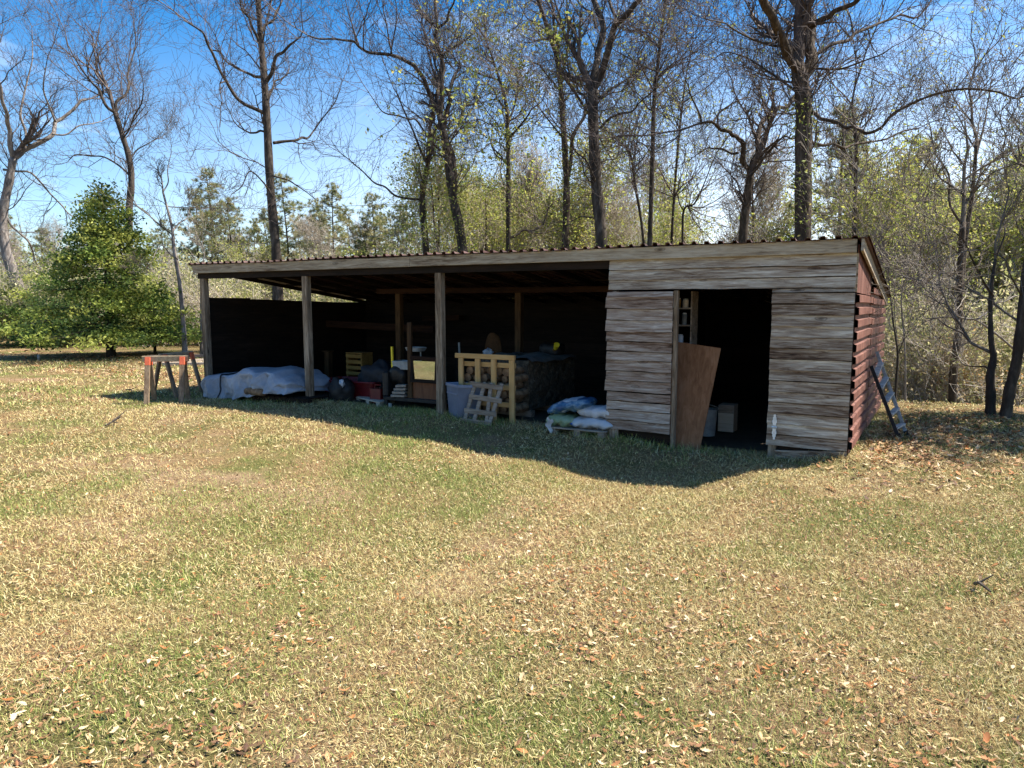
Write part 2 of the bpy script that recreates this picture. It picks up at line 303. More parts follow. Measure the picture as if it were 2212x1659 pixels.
# ground: thatch, green shoots and bare earth in patches; ramps darkened so blade gaps look shadowed
def mat_ground():
    m, n, l, b = new_mat('dormant_lawn'); b.inputs['Roughness'].default_value = .95; b.inputs['Specular IOR Level'].default_value = .1
    g = n.new('ShaderNodeTexCoord')
    def nz(sc, det=6, ro=.65):
        a = n.new('ShaderNodeTexNoise'); a.inputs['Scale'].default_value = sc; a.inputs['Detail'].default_value = det; a.inputs['Roughness'].default_value = ro; l.new(g.outputs['Object'], a.inputs['Vector']); return a
    fine = nz(55, 8, .8); r1 = ramp(n, [(.30, (.035, .021, .011)), (.45, (.13, .082, .040)), (.58, (.31, .215, .105)), (.72, (.56, .43, .24))]); l.new(fine.outputs['Fac'], r1.inputs['Fac'])
    r2 = ramp(n, [(.30, (.02, .024, .008)), (.48, (.085, .090, .026)), (.62, (.21, .195, .065)), (.75, (.42, .36, .16))]); l.new(fine.outputs['Fac'], r2.inputs['Fac'])
    big = nz(.9, 5, .6); rb = ramp(n, [(.42, (0, 0, 0)), (.62, (1, 1, 1))]); l.new(big.outputs['Fac'], rb.inputs['Fac'])
    mx = n.new('ShaderNodeMix'); mx.data_type = 'RGBA'; l.new(rb.outputs['Color'], mx.inputs['Factor']); l.new(r1.outputs['Color'], mx.inputs['A']); l.new(r2.outputs['Color'], mx.inputs['B'])
    big2 = nz(.55, 4, .6); big2.inputs['Distortion'].default_value = .6; rs = ramp(n, [(.54, (0, 0, 0)), (.66, (.8,)*3)]); l.new(big2.outputs['Fac'], rs.inputs['Fac'])
    r3 = ramp(n, [(.32, (.13, .075, .045)), (.55, (.31, .20, .125)), (.72, (.52, .39, .28))]); l.new(fine.outputs['Fac'], r3.inputs['Fac'])
    m2 = n.new('ShaderNodeMix'); m2.data_type = 'RGBA'; l.new(rs.outputs['Color'], m2.inputs['Factor']); l.new(mx.outputs['Result'], m2.inputs['A']); l.new(r3.outputs['Color'], m2.inputs['B'])
    l.new(m2.outputs['Result'], b.inputs['Base Color'])
    bp = n.new('ShaderNodeBump'); bp.inputs['Strength'].default_value = .8; bp.inputs['Distance'].default_value = .03; l.new(fine.outputs['Fac'], bp.inputs['Height']); l.new(bp.outputs[0], b.inputs['Normal'])
    return m
M['ground'] = mat_ground()

# ------------------------------------------------------------------ ground sheet
def axis(lo, hi, step, far):
    a = list(np.arange(lo, hi+.001, step)); s_ = step; x = hi
    while x < far: s_ *= 1.25; x += s_; a.append(x)
    s_ = step; x = lo
    while x > -far: s_ *= 1.25; x -= s_; a.insert(0, x)
    return np.array(a)
gx = axis(-26, 7, .25, 600); gy = axis(-10, 10, .25, 600)
X, Y = np.meshgrid(gx, gy); Z = hgt(X, Y)
V = np.stack([X, Y, Z], -1).reshape(-1, 3); nx = len(gx); ny = len(gy)
i = (np.arange(ny-1)[:, None]*nx + np.arange(nx-1)).ravel()
g = tri_mesh('ground', M['ground'], V, np.stack([i, i+1, i+1+nx, i+nx], 1), None)
g.data.polygons.foreach_set('use_smooth', [True]*len(g.data.polygons)); g['kind'] = 'structure'

# ------------------------------------------------------------------ the shed
rng = random.Random(4)
RS = .126                                             # roof fall per metre
def roofz(y): return 2.447 - RS*y                     # underside of the rafters' top / sheet
shed = thing('open_shed', (-5.7, 2.3, 0), 'long weathered lean-to shed with three open bays, a boarded room and rusty corrugated roof', 'shed')
def board(mb, x0, x1, z0, z1, yb, yt, th=.022, wav=.0032, rag=0., seed=0):
    """one rough sawn board lying along X, lower edge at yb and upper edge at yt, edges not quite straight"""
    r = random.Random(seed); n = max(3, int((x1-x0)/.16)); b = len(mb.v)
    a0 = x0+r.uniform(-rag, rag); lw = 0; uw = 0
    for k in range(n+1):
        x = a0+(x1-a0)*k/n; lw = lw*.6+r.gauss(0, wav); uw = uw*.6+r.gauss(0, wav*.5)
        for (z, y) in ((z0+lw, yb), (z1+uw, yt)):
            mb.v.append((x, y, z)); mb.v.append((x, y+th, z))
    for k in range(n):
        p = b+4*k; q = p+4
        for f in ((p, q, q+2, p+2), (p+1, p+3, q+3, q+1), (p, p+1, q+1, q), (p+2, q+2, q+3, p+3)): mb.f.append(f); mb.c.append(None)
    mb.f.append((b, b+2, b+3, b+1)); mb.c.append(None); e = b+4*n; mb.f.append((e, e+1, e+3, e+2)); mb.c.append(None)
# front boards above the openings and right of the doorway
def boards(mb, x0, x1, z0, z1, pitch, y0, y1, seed, rag=.004, wav=.0028, joints=.35, jit=0):
    r = random.Random(seed); z = z0; k = seed*50
    while z < z1-.03:
        p_ = pitch+r.uniform(-jit, jit); zt = min(z+p_-r.uniform(.005, .010), z1); cuts = [x0, x1]
        if x1-x0 > 1.5 and r.random() < joints: cuts = [x0, r.uniform(x0+.5, x1-.5), x1]
        for a, b in zip(cuts, cuts[1:]): board(mb, a+(.003 if a != x0 else 0), b, z, zt, y0+r.uniform(-.003, .003), y1, rag=rag if a == x0 else .001, wav=wav, seed=k); k += 1
        z += p_
mb = MB(); boards(mb, -3.02, .0, 1.955, 2.352, .1315, -.036, -.014, 1); mb.build('header_boards', M['siding'], shed)
mb = MB(); boards(mb, -.905, .0, .058, 1.945, .1318, -.036, -.014, 2, rag=.005); mb.build('front_boards', M['siding'], shed)
# the left leaf: browner, ragged at its left edge
door = MB(); boards(door, -3.035, -2.125, .075, 1.925, .140, -.056, -.034, 3, rag=.020, wav=.005, jit=.022)
do = door.build('door', M['siding_warm'], shed); do['label'] = 'closed brown grey board door with a ragged left edge'
MB().box(-3.0, -.012, -.0125, -.006, 1.956, 2.35).build('seam_shade_backing', M['dark_wood'], shed); MB().box(-.895, -.012, -.0125, -.006, .07, 1.94).build('seam_shade_backing', M['dark_wood'], shed); MB().box(-3.0, -2.13, -.032, -.022, .09, 1.915).build('seam_shade_backing', M['dark_wood'], shed)  # dark sheets added so gaps between boards read as shadow lines
for bx_ in ((-2.12, -2.07, -.02, .06, -.16, 1.94), (-2.97, -2.90, -.015, .05, -.12, 1.94), (-.895, -.80, .016, .09, -.14, 1.94)):
    MB().box(*bx_).build('door_jamb', M['post'], shed, bevel=.004)
MB().box(-2.97, -2.84, -.05, -.016, -.14, .07).build('foot_block', M['post'], shed, bevel=.006)
mb = MB(); b0 = len(mb.v); mb.bar((-.80, -.014, -.055), (.0, -.014, .005), .03, .095); mb.build('sill_board', M['siding'], shed)
MB().box(-2.86, -2.13, .02, .05, -.12, .06).build('skirt_board', M['dark_wood'], shed); MB().box(-.78, -.0, .035, .06, -.1, .09).build('skirt_board', M['dark_wood'], shed)
# hinge with two tapered straps
mb = MB(); hx, hz_ = -.815, .28
for s_ in (1, -1):
    for j in range(4):
        w = (.020, .026, .020, .012)[j]; za = hz_+s_*(.018+.034*j); mb.box(hx-w, hx+w, -.048-.0007*j, -.0405, min(za, za+s_*.034), max(za, za+s_*.034))
mb.tube([(hx-.03, -.050, hz_), (hx+.03, -.050, hz_)], .012, 8)
mb.build('hinge', M['galv'], shed)
# fascia: two lengths
mb = MB(); 
for (a, b_, dz, dy) in ((-11.60, -6.35, 0, 0), (-6.345, .0, .002, -.003)): mb.obox(((a+b_)/2, -.055+dy, 2.42+dz), ((b_-a)/2, 0, 0), (0, .020, 0), (0, 0, .078))
mb.build('fascia_board', M['fascia'], shed, bevel=.004)
mb = MB(); mb.box(-11.55, -3.03, .0, .075, 2.24, 2.345); mb.build('front_beam', M['dark_wood'], shed)
# front posts
for (x, zb, lean) in ((-11.42, 0, .03), (-8.70, .03, .03), (-5.85, .02, .02)):
    mb = MB(); mb.bar((x-lean*.2, .06, zb-.15), (x-lean, .06, 2.345), .118, .118, up=(0, 1, 0))
    mb.build('post', M['post'], shed, bevel=.008)
# rear row posts, beams
def pY(u, v, y): d = ray(u, v); return C + d*(y-C[1])/d[1]
for (x, y) in ((-8.40, 2.2), (pY((1250+818/3.0167)*.7373, (750+500/3.0167)*.7373, 2.2)[0], 2.2)):
    mb = MB(); mb.bar((x, y, -.1), (x, y, roofz(y)-.12), .12, .12, up=(0, 1, 0)); mb.build('inner_post', M['inner_post'], shed, bevel=.006)
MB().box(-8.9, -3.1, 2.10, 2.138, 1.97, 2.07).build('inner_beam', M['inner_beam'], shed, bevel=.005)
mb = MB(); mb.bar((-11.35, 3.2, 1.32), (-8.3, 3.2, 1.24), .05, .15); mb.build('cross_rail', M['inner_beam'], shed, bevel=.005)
# rafters and purlins under the sheet
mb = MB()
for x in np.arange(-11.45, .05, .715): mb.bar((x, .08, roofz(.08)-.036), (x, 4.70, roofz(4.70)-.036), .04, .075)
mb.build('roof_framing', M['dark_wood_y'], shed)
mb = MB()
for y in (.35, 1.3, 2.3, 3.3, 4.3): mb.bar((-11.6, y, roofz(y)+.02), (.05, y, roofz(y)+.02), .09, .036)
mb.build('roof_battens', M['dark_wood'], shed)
# corrugated roof
mb = MB(); prof = []; x = -11.72; p_ = .166
while x < .13:
    h_ = .032+rng.uniform(-.006, .006); w_ = rng.uniform(-.006, .006); o_ = .012*math.sin(x*1.1)*math.sin(x*.37+1); prof += [(x, o_), (x+.070, o_), (x+.082+w_, o_+h_), (x+.126-w_, o_+h_*rng.uniform(.85, 1.05)), (x+.138, o_)]; x += p_+rng.uniform(-.006, .006)
prof.append((.135, 0)); prof = [q for q in prof if q[0] <= .136]
ys = [-.12, .6, 1.6, 2.6, 3.6, 4.78]; b = len(mb.v); m_ = len(prof)
rj = random.Random(8)
for dz in (0, -.005):
    for y in ys:
        for (px, pz) in prof: mb.v.append((px, y, roofz(y)+.049+.0*y+pz+dz + (.004*math.sin(px*2.1+y) if dz == 0 or True else 0)))
k = len(ys)*m_
for j in range(len(ys)-1):
    for q in range(m_-1):
        a = b+j*m_+q; mb.f.append((a, a+1, a+1+m_, a+m_)); mb.f.append((a+k, a+k+m_, a+k+m_+1, a+k+1)); mb.c += [None, None]
for q in range(m_-1):
    mb.f.append((b+q+k, b+q+1+k, b+q+1, b+q)); e = b+(len(ys)-1)*m_+q; mb.f.append((e, e+1, e+1+k, e+k)); mb.c += [None, None]
for j in range(len(ys)-1):
    a = b+j*m_; mb.f.append((a, a+m_, a+m_+k, a+k)); a = b+j*m_+m_-1; mb.f.append((a+k, a+m_+k, a+m_, a)); mb.c += [None, None]
mb.build('corrugated_roof', M['roof'], shed)
mb = MB()
for (a, za), (c_, zc) in zip(prof, prof[1:]):
    if a > -11.5 and c_ < .0: y = 4.72; mb.quad((a, y, roofz(y)-.06), (c_, y, roofz(y)-.06), (c_, y, roofz(y)+.038+zc), (a, y, roofz(y)+.038+za))
mb.build('light_block_strip', M['dark_wood'], shed)  # added under the roof crests to block slits of daylight
# right gable: barge board, plywood infill, ribbed red wall
mb = MB(); mb.bar((.06, -.10, roofz(-.10)-.03), (.06, 4.72, roofz(4.72)-.03), .03, .14); mb.build('barge_board', M['fascia'], shed, bevel=.003)
mb = MB(); P = [(.02, 0, 1.90), (.02, 1.85, 1.89), (.02, 1.85, roofz(1.85)-.0), (.02, 0, roofz(0)-.0)]
b = len(mb.v)
for dx in (0, -.014):
    for q in P: mb.v.append((q[0]+dx, q[1], q[2]))
for f in ((0, 1, 2, 3), (7, 6, 5, 4), (0, 4, 5, 1), (1, 5, 6, 2), (2, 6, 7, 3), (3, 7, 4, 0)): mb.f.append(tuple(b+q for q in f)); mb.c.append(None)
mb.build('gable_panel', M['gable'], shed)
mb = MB(); mb.box(-.02, .018, -.008, .085, 1.905, 2.345); mb.build('corner_trim', M['fascia'], shed)
def ribs(mb, x0, y0, y1, z0, z1, out=1, pitch=.1425, dep=.036):
    pr = []; z = z0
    while z < z1-.01:
        dep = .036+.004*math.sin(z*37)
        pr += [(0, z), (0, z+.046), (dep, z+.052), (dep*.96, z+pitch-.010)]; z += pitch
    pr.append((0, z)); b = len(mb.v); m_ = len(pr)
    nn = max(2, int((y1-y0)/.4))
    for dx in (0, -.004):
        for q in range(nn+1):
            y = y0+(y1-y0)*q/nn
            for (px, pz) in pr: mb.v.append((x0+out*(px+dx)+.003*math.sin(y*3+pz*5), y, pz-.012*(y/4.6)+.004*math.sin(y*1.9+pz*3)))
    k = (nn+1)*m_
    for q in range(nn):
        for j in range(m_-1):
            a = b+q*m_+j; mb.f.append((a, a+m_, a+m_+1, a+1)); mb.f.append((a+k, a+k+1, a+k+m_+1, a+k+m_)); mb.c += [None, None]
    for j in range(m_-1):
        a = b+j; mb.f.append((a, a+1, a+1+k, a+k)); a = b+nn*m_+j; mb.f.append((a+k, a+1+k, a+1, a)); mb.c += [None, None]
mb = MB(); ribs(mb, .012, -.012, 2.0, .03, 1.89); ribs(mb, .020, 1.92, 3.5, .02, 1.89); ribs(mb, .026, 3.42, 4.66, .02, 1.89)
mb.build('red_side_wall', M['red_metal'], shed)
for (y0, y1, z1) in ((-.004, .075, 1.9), (2.2, 2.28, 1.88), (4.56, 4.64, 1.76)): MB().box(-.07, .008, y0, y1, -.1, z1).build('wall_post', M['dark_wood'], shed)
# left side wall (below an open gap), rear wall, partition of the boarded room
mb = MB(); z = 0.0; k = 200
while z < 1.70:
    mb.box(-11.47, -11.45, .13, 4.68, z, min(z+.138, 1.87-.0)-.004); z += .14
mb.box(-11.448, -11.44, .13, 4.68, -.2, 1.74)  # solid panel added to stop light between the boards
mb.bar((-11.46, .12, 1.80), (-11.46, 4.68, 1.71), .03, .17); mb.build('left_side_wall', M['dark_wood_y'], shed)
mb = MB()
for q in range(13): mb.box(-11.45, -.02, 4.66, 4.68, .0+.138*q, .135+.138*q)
mb.box(-11.45, -.02, 4.683, 4.69, -.3, 1.905)  # added sheet, closes light leaks in the rear boards
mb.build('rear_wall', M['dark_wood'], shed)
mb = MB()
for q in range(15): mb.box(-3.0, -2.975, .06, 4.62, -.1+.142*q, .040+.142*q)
mb.box(-2.99, -2.985, .062, 4.618, -.2, 2.0)  # added sheet, keeps light from leaking through the partition
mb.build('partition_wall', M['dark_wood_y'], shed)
# raised edge strip of the left wall sheet seen at the corner
mb = MB(); ribs(mb, -11.485, .06, 1.2, .03, 1.88, out=-1, pitch=.1425, dep=.028); mb.build('left_wall_cladding', M['red_metal'], shed)
# dirt floor inside
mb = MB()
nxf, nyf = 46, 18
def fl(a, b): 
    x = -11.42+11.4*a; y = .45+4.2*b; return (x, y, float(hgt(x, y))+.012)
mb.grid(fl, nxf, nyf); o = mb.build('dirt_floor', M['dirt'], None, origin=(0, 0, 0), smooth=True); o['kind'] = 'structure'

# ------------------------------------------------------------------ things in and round the shed
def planeY(u, v, y): d = ray(u, v); return C + d*(y-C[1])/d[1]
def planeX(u, v, x): d = ray(u, v); return C + d*(x-C[0])/d[0]
def gz(x, y): return float(hgt(x, y))
# sawhorses, nose to tail, painted red-orange at the leg tops
def sawhorse(p, q, h, label):
    p = np.array(p, float); q = np.array(q, float); d = (q-p)/np.linalg.norm(q-p); sd_ = np.array([d[1], -d[0]])
    z0 = gz(*((p+q)/2)); t = thing('sawhorse', (*((p+q)/2), z0), label, 'sawhorse', None)
    e0 = np.array([*(p-d*.10), z0+h-.05]); e1 = np.array([*(q+d*.10), z0+h-.05])
    MB().bar(e0, e1, .045, .10).build('beam', M['saw_beam'], t, bevel=.004)
    for e in (p, q):
        for s_ in (1, -1):
            top = np.array([*(e+sd_*s_*.045), z0+h-.02]); ft = e+sd_*s_*.27; bot = np.array([*ft, gz(*ft)-.01]); k = top+(bot-top)*.17
            up = np.array([d[0], d[1], 0]); lg = MB().bar(k, bot, .042, .085, up=up).build('leg', M['saw_wood'], t, bevel=.004)
            cp = MB().bar(top, k, .043, .087, up=up).build('painted_top', M['red_paint'], lg, origin=t['_o'], bevel=.004)
sawhorse((-11.16, -1.36), (-10.74, -.98), .83, 'wooden sawhorse nearest the lawn, its pale beam end and one leg in full sun')
sawhorse((-11.60, -.78), (-11.80, -.08), .83, 'shaded wooden sawhorse standing end to end behind the sunlit one, against the corner post')

# tarp over a long pile
def lerp(x, pts):
    for (a, va), (b, vb) in zip(pts, pts[1:]):
        if x <= b: t = max(0, (x-a)/(b-a)); t = t*t*(3-2*t); return va+(vb-va)*t
    return pts[-1][1]
TH = [(-11.22, .37), (-11.0, .41), (-10.75, .42), (-10.35, .47), (-10.0, .57), (-9.6, .54), (-9.2, .56), (-9.0, .46), (-8.85, .40), (-8.7, .33)]
TB = [(-11.22, .03), (-10.6, .01), (-10.2, .03), (-9.85, .10), (-9.3, .20), (-8.45, .22)]
def tarp_fn(u, v):
    x = -11.22+2.45*u; h = lerp(x, TH); zb = lerp(x, TB); s_ = v*3
    yf = -.34+.10*math.sin(x*2.2)*.4
    tri = lambda q: abs((q % 2)-1)-.5
    f = .11*tri(x*2.3+.9*v)+.075*tri(x*4.7-2.4*v+.4)+.03*tri(x*11+3*v); dg = .075*tri(3.1*x+2.6*v+.3)*max(0, 1-abs(v-.42)*1.6)
    if v < .34: q = v/.34; y = yf-.05*(1-q)+f*(1-q*.7); z = zb+(h-.05-zb)*q
    elif v < .42: q = (v-.34)/.08; y = yf+.06*q; z = h-.05+.05*math.sin(q*math.pi/2)
    elif v < .72: q = (v-.42)/.30; y = yf+.06+1.0*q; z = h+.03*math.sin(q*math.pi)+.02*math.sin(x*6+y*5)
    else: q = (v-.72)/.28; y = yf+1.06+.08*q; z = h*(1-q)+.05*q
    rh = max(0, min(1, (x+10.4)/.8)); fo = tri(3.6*(x-.55*v))+.6*tri(5.3*(x+.8*v)+.5); dg += .10*fo*rh*max(0, 1-abs(v-.25)*2.6)
    nzv = (float(fbm(np.array(x*5.), np.array(v*9.), 3))-.5)*.05
    e = min(u/.035, (1-u)/.03, 1); e = math.sqrt(max(0, e)); yc = yf+.55; zc = zb+(h-zb)*.35
    return (x+.02*math.sin(v*20), yc+(y-yc)*(.55+.45*e)+nzv+dg, zc+(z-zc)*(.35+.65*e)+nzv*.7+dg*.6)
t = thing('covered_pile', (-9.85, .2, gz(-9.85, .2)), 'long low pile under a crumpled pale grey tarp tied with a black strap', 'tarp')
mb = MB(); mb.grid(tarp_fn, 150, 56)
for uu in (0, 1):
    ring = [mb.v[j*151+(0 if uu == 0 else 150)] for j in range(57)]; b = len(mb.v); mb.v += ring; mb.f.append(tuple(b+j for j in range(57))); mb.c.append(None)
mb.build('tarp', M['tarp'], t)
mb = MB(); pts = [np.array(tarp_fn(.225+.012*math.sin(v*9)-.05*max(0, v-.34), v))+np.array((0, -.012 if v < .4 else 0, .012 if v > .3 else 0)) for v in np.linspace(.0, .6, 26)]
mb.tube(pts, .013, 6); mb.build('strap', M['strap'], t)
t = thing('wooden_skid', (-9.1, .2, gz(-9.1, .2)), 'low dark timber skid under the right end of the grey tarp', 'skid')
for y in (-.22, .2, .6): MB().box(-9.85, -8.42, y-.045, y+.045, .03, .12).build('runner', M['dark_wood'], t, bevel=.005)
for k in range(9): MB().box(-9.83+.155*k, -9.71+.155*k, -.28, .68, .122, .142).build('slat', M['dark_wood_y'], t)
def blob(mb, c, r, seed=0, n=20, sq=1.0, amp=.12):
    def fn(u, v):
        a = u*2*math.pi; b = (v-.5)*math.pi; sg = lambda q: math.copysign(abs(q)**sq, q)
        x, y, z = sg(math.cos(b))*sg(math.cos(a)), sg(math.cos(b))*sg(math.sin(a)), sg(math.sin(b))
        k = 1+amp*(math.sin(3*x+seed)*math.sin(4*y+2*seed)+.6*math.sin(7*z+5*x+seed)+.4*math.sin(11*y+3*seed-6*z))
        return (c[0]+r[0]*x*k, c[1]+r[1]*y*k, c[2]+r[2]*z*k)
    return mb.grid(fn, n, n//2, True)
mb = MB(); mb.tube([(-9.85, -.36, .20), (-9.6, -.40, .22), (-9.36, -.38, .20)], [.06, .075, .06], 9)
tag(mb.build('short_log', M['bark_log'], None, origin=(-9.6, -.38, .15), smooth=True), 'short brown log lying against the front of the grey tarp', 'log')
mb = MB(); blob(mb, (-8.32, .45, .20), (.20, .22, .24), 2, 24, .8, .16)
t = thing('rubbish_bag', (-8.32, .45, gz(-8.3, .45)), 'black bag with crumpled white plastic on top, behind the second post', 'bag')
mb.build('bag_body', M['black'], t, smooth=True)
mb = MB(); blob(mb, (-8.22, .34, .36), (.06, .05, .07), 5, 18, .9, .3); mb.build('white_plastic', M['bag_white'], t, smooth=True)
# red tub
def tapered(mb, P, z0, z1, k, th=.012, seed=None):
    """open tub: corner ring P at the top, shrunk by k at the bottom"""
    P = np.array(P, float); c = P.mean(0); Q = c+(P-c)*k; n = len(P); Pi = c+(P-c)*.95; Qi = c+(Q-c)*.93; b = len(mb.v)
    for ring, z in ((Q, z0), (P, z1), (Pi, z1), (Qi, z0+.03)):
        for q in ring: mb.v.append((q[0], q[1], z))
    for lv in range(3):
        for j in range(n):
            a = b+lv*n+j; d = b+lv*n+(j+1) % n; mb.f.append((a, d, d+n, a+n)); mb.c.append(None)
    mb.f.append(tuple(b+j for j in range(n))[::-1]); mb.f.append(tuple(b+3*n+j for j in range(n))); mb.c += [None, None]
def rrect(cx_, cy_, a, b, ang=0, r=.08, n=4):
    pts = []
    for (sx, sy, a0) in ((1, 1, 0), (-1, 1, 90), (-1, -1, 180), (1, -1, 270)):
        for k in range(n+1):
            t_ = rad(a0+90*k/n); pts.append((sx*(a-r)+r*math.cos(t_), sy*(b-r)+r*math.sin(t_)))
    ca, sa = math.cos(ang), math.sin(ang); return [(cx_+x*ca-y*sa, cy_+x*sa+y*ca) for x, y in pts]
t = thing('red_tub', (-8.5, .95, gz(-8.5, .95)), 'long dark red plastic tub on the floor in the second bay', 'tub')
mb = MB(); tapered(mb, rrect(-8.45, 1.0, .62, .32, .05), .02, .36, .88); mb.build('tub', M['red_plastic'], t, smooth=False)
mb = MB(); P = rrect(-8.45, 1.0, .645, .345, .05); mb.tube([(x, y, .36) for x, y in P+P[:1]], .018, 6); mb.build('rim', M['red_plastic'], t, smooth=True)
mb = MB(); blob(mb, (-7.95, 1.05, .46), (.32, .26, .24), 7, 24, .8, .2)
tag(mb.build('black_mass', M['strap'], None, origin=(-7.95, 1.05, .3), smooth=True), 'crumpled black sheeting heaped on the red tub', 'mass')  # black blob set on the tub
t = thing('fuel_can', (-7.62, .6, gz(-7.62, .6)), 'small red fuel can beside the black cart', 'can')
mb = MB(); tapered(mb, rrect(-7.62, .62, .13, .10, 0, .03), .02, .29, 1.0); mb.box(-7.72, -7.52, .55, .69, .27, .288); mb.build('can_body', M['red_plastic'], t)
MB().tube([(-7.70, .62, .29), (-7.69, .62, .35), (-7.56, .62, .35), (-7.55, .62, .29)], .013, 6).build('handle', M['red_plastic'], t)
MB().tube([(-7.53, .58, .29), (-7.50, .55, .34)], [.022, .014], 8).build('spout', M['black'], t)
# yellow slatted drawer crate
t = thing('slatted_crate', (-9.2, 1.85, gz(-9.2, 1.85)), 'tall yellow-brown wooden crate with five slats across its open front', 'crate')
for x in (-9.42, -9.04): MB().box(x-.02, x+.02, 1.78, 2.1, .03, .78).build('side_panel', M['yellow_wood'], t, bevel=.003)
for k in range(6): MB().box(-9.44, -9.02, 1.765, 1.778, .12+.115*k, .19+.115*k).build('slat', M['yellow_wood'], t, bevel=.003)
MB().box(-9.44, -9.02, 1.765, 2.1, .782, .80).build('top_panel', M['yellow_wood'], t); MB().box(-9.40, -9.06, 2.08, 2.10, .03, .78).build('back_panel', M['dark_wood'], t)
for (dx, dz, lean) in ((-10.25, .55, .0), (-10.13, .48, .02)):
    pass
t = thing('wooden_post_stub', (-10.75, 2.6, 0), 'short brown timber stub standing behind the grey tarp', 'post')
MB().bar((-10.75, 2.6, -.05), (-10.74, 2.62, .72), .13, .13, up=(0, 1, 0)).build('shaft', M['inner_post'], t, bevel=.006); MB().box(-10.84, -10.65, 2.52, 2.70, .722, .75).build('cap', M['inner_post'], t)
# low pallet with a pale board
t = thing('low_pallet', (-7.7, .75, gz(-7.7, .6)), 'low pallet topped with a pale board, lying on the shed floor', 'pallet')
o_ = np.array((-8.15, .62)); e1 = np.array((.86, -.36)); e2 = np.array((-.1, .55)); 
def pl(a, b): q = o_+e1*a+e2*b; return q
P = [pl(0, 0), pl(1, 0), pl(1, 1), pl(0, 1)]
def slab(mb, P, z0, z1):
    b = len(mb.v); n = len(P)
    for z in (z0, z1):
        for q in P: mb.v.append((q[0], q[1], z))
    mb.f.append(tuple(range(b, b+n))[::-1]); mb.f.append(tuple(range(b+n, b+2*n))); mb.c += [None, None]
    for j in range(n): mb.f.append((b+j, b+(j+1) % n, b+n+(j+1) % n, b+n+j)); mb.c.append(None)
    return mb
slab(MB(), P, .085, .105).build('top_board', M['pale_ply'], t)
for a in (.0, .42, .84): slab(MB(), [pl(a, .02), pl(a+.14, .02), pl(a+.14, .98), pl(a, .98)], .015, .084).build('runner', M['pale_ply'], t)
# black cart with the stand
t = thing('black_cart', (-6.72, .55, gz(-6.7, .5)), 'low black iron cart between the second and third front posts', 'cart')
mb = MB(); mb.box(-7.28, -6.06, .34, 1.1, .14, .20); mb.build('frame', M['black'], t, bevel=.006)
for x in (-7.24, -6.1): MB().box(x-.035, x+.035, .36, .43, -.02, .139).build('leg', M['black'], t)
for x in (-7.24, -6.1): MB().box(x-.035, x+.035, 1.0, 1.07, -.02, .139).build('leg', M['black'], t)
MB().box(-7.30, -7.18, .34, .9, .201, .62).build('end_panel', M['black'], t, bevel=.02)
MB().box(-6.70, -6.12, .42, .46, .201, .50).build('rusty_panel', M['rust'], t)
MB().box(-7.145, -7.085, .318, .338, .02, .09).build('tag_plate', M['white_paint'], t)
mb = MB(); blob(mb, (-7.1, .62, .56), (.16, .2, .16), 3, 20, .7, .2); tag(mb.build('black_motor', M['black'], None, origin=(-7.1, .62, .45), smooth=True), 'lumpy black motor sitting on the end of the iron cart', 'motor')
for k in range(4):
    tag(MB().bar((-7.08+.02*k, .36+.01*k, .225+.055*k), (-6.82-.01*k, .40+.02*k, .232+.055*k), .16, .04).build('scrap_board', M['pallet'], None, origin=(-6.95, .4, .22+.055*k), bevel=.004), 'short weathered scrap board in the small stack on the black cart', 'board', 'short scrap boards stacked on the black cart')
t = thing('mirror_stand', (-6.45, .42, gz(-6.45, .42)), 'dark wooden stand with two tall uprights holding a framed pane', 'stand')
MB().bar((-6.735, .40, .20), (-6.755, .42, 1.46), .085, .04, up=(0, 1, 0)).build('upright', M['inner_post'], t, bevel=.004)
MB().bar((-6.15, .40, .20), (-6.16, .42, 1.49), .08, .04, up=(0, 1, 0)).build('upright', M['inner_post'], t, bevel=.004)
MB().bar((-6.70, .375, .885), (-6.10, .375, .865), .04, .06).build('crossbar', M['inner_beam'], t, bevel=.004)
for a, b_ in (((-6.66, .37, .855), (-6.66, .345, .51)), ((-6.165, .37, .855), (-6.165, .345, .51)), ((-6.69, .345, .50), (-6.14, .345, .50))): MB().bar(a, b_, .05, .03, up=(0, 1, 0)).build('frame_bar', M['dark_wood'], t)
MB().obox((-6.412, .362, .682), (.224, 0, 0), (0, .004, 0), (0, -.004, .15)).build('pane', M['glass'], t)
t = thing('white_crate', (-6.98, .62, .62), 'small white plastic crate with ribbed sides on the cart', 'crate')
mb = MB(); tapered(mb, rrect(-6.98, .62, .22, .14, 0, .02), .66, .80, .92); mb.build('crate_body', M['white_paint'], t)
for k in range(3): mb = MB(); P = rrect(-6.98, .62, .218-.004*k, .138-.003*k, 0, .02); mb.tube([(x, y, .785-.04*k) for x, y in P+P[:1]], .007, 5); mb.build('rib', M['white_paint'], t)
t = thing('white_basin', (-6.88, .75, .8), 'shallow white basin on thin metal legs behind the wooden upright', 'basin')
mb = MB(); tapered(mb, rrect(-6.88, .75, .17, .13, 0, .06), .96, 1.03, .8); mb.build('bowl', M['white_paint'], t)
for dx in (-.13, .13): MB().tube([(-6.88+dx, .72, .80), (-6.88+dx*.8, .74, .97)], .012, 6).build('leg', M['alu'], t)
tag(MB().bar((-7.19, .5, .6), (-7.20, .5, 1.04), .03, .03, up=(0, 1, 0)).build('marker_stick', M['yellow'], None, origin=(-7.19, .5, .6)), 'short upright yellow stick at the end of the black cart', 'stick')
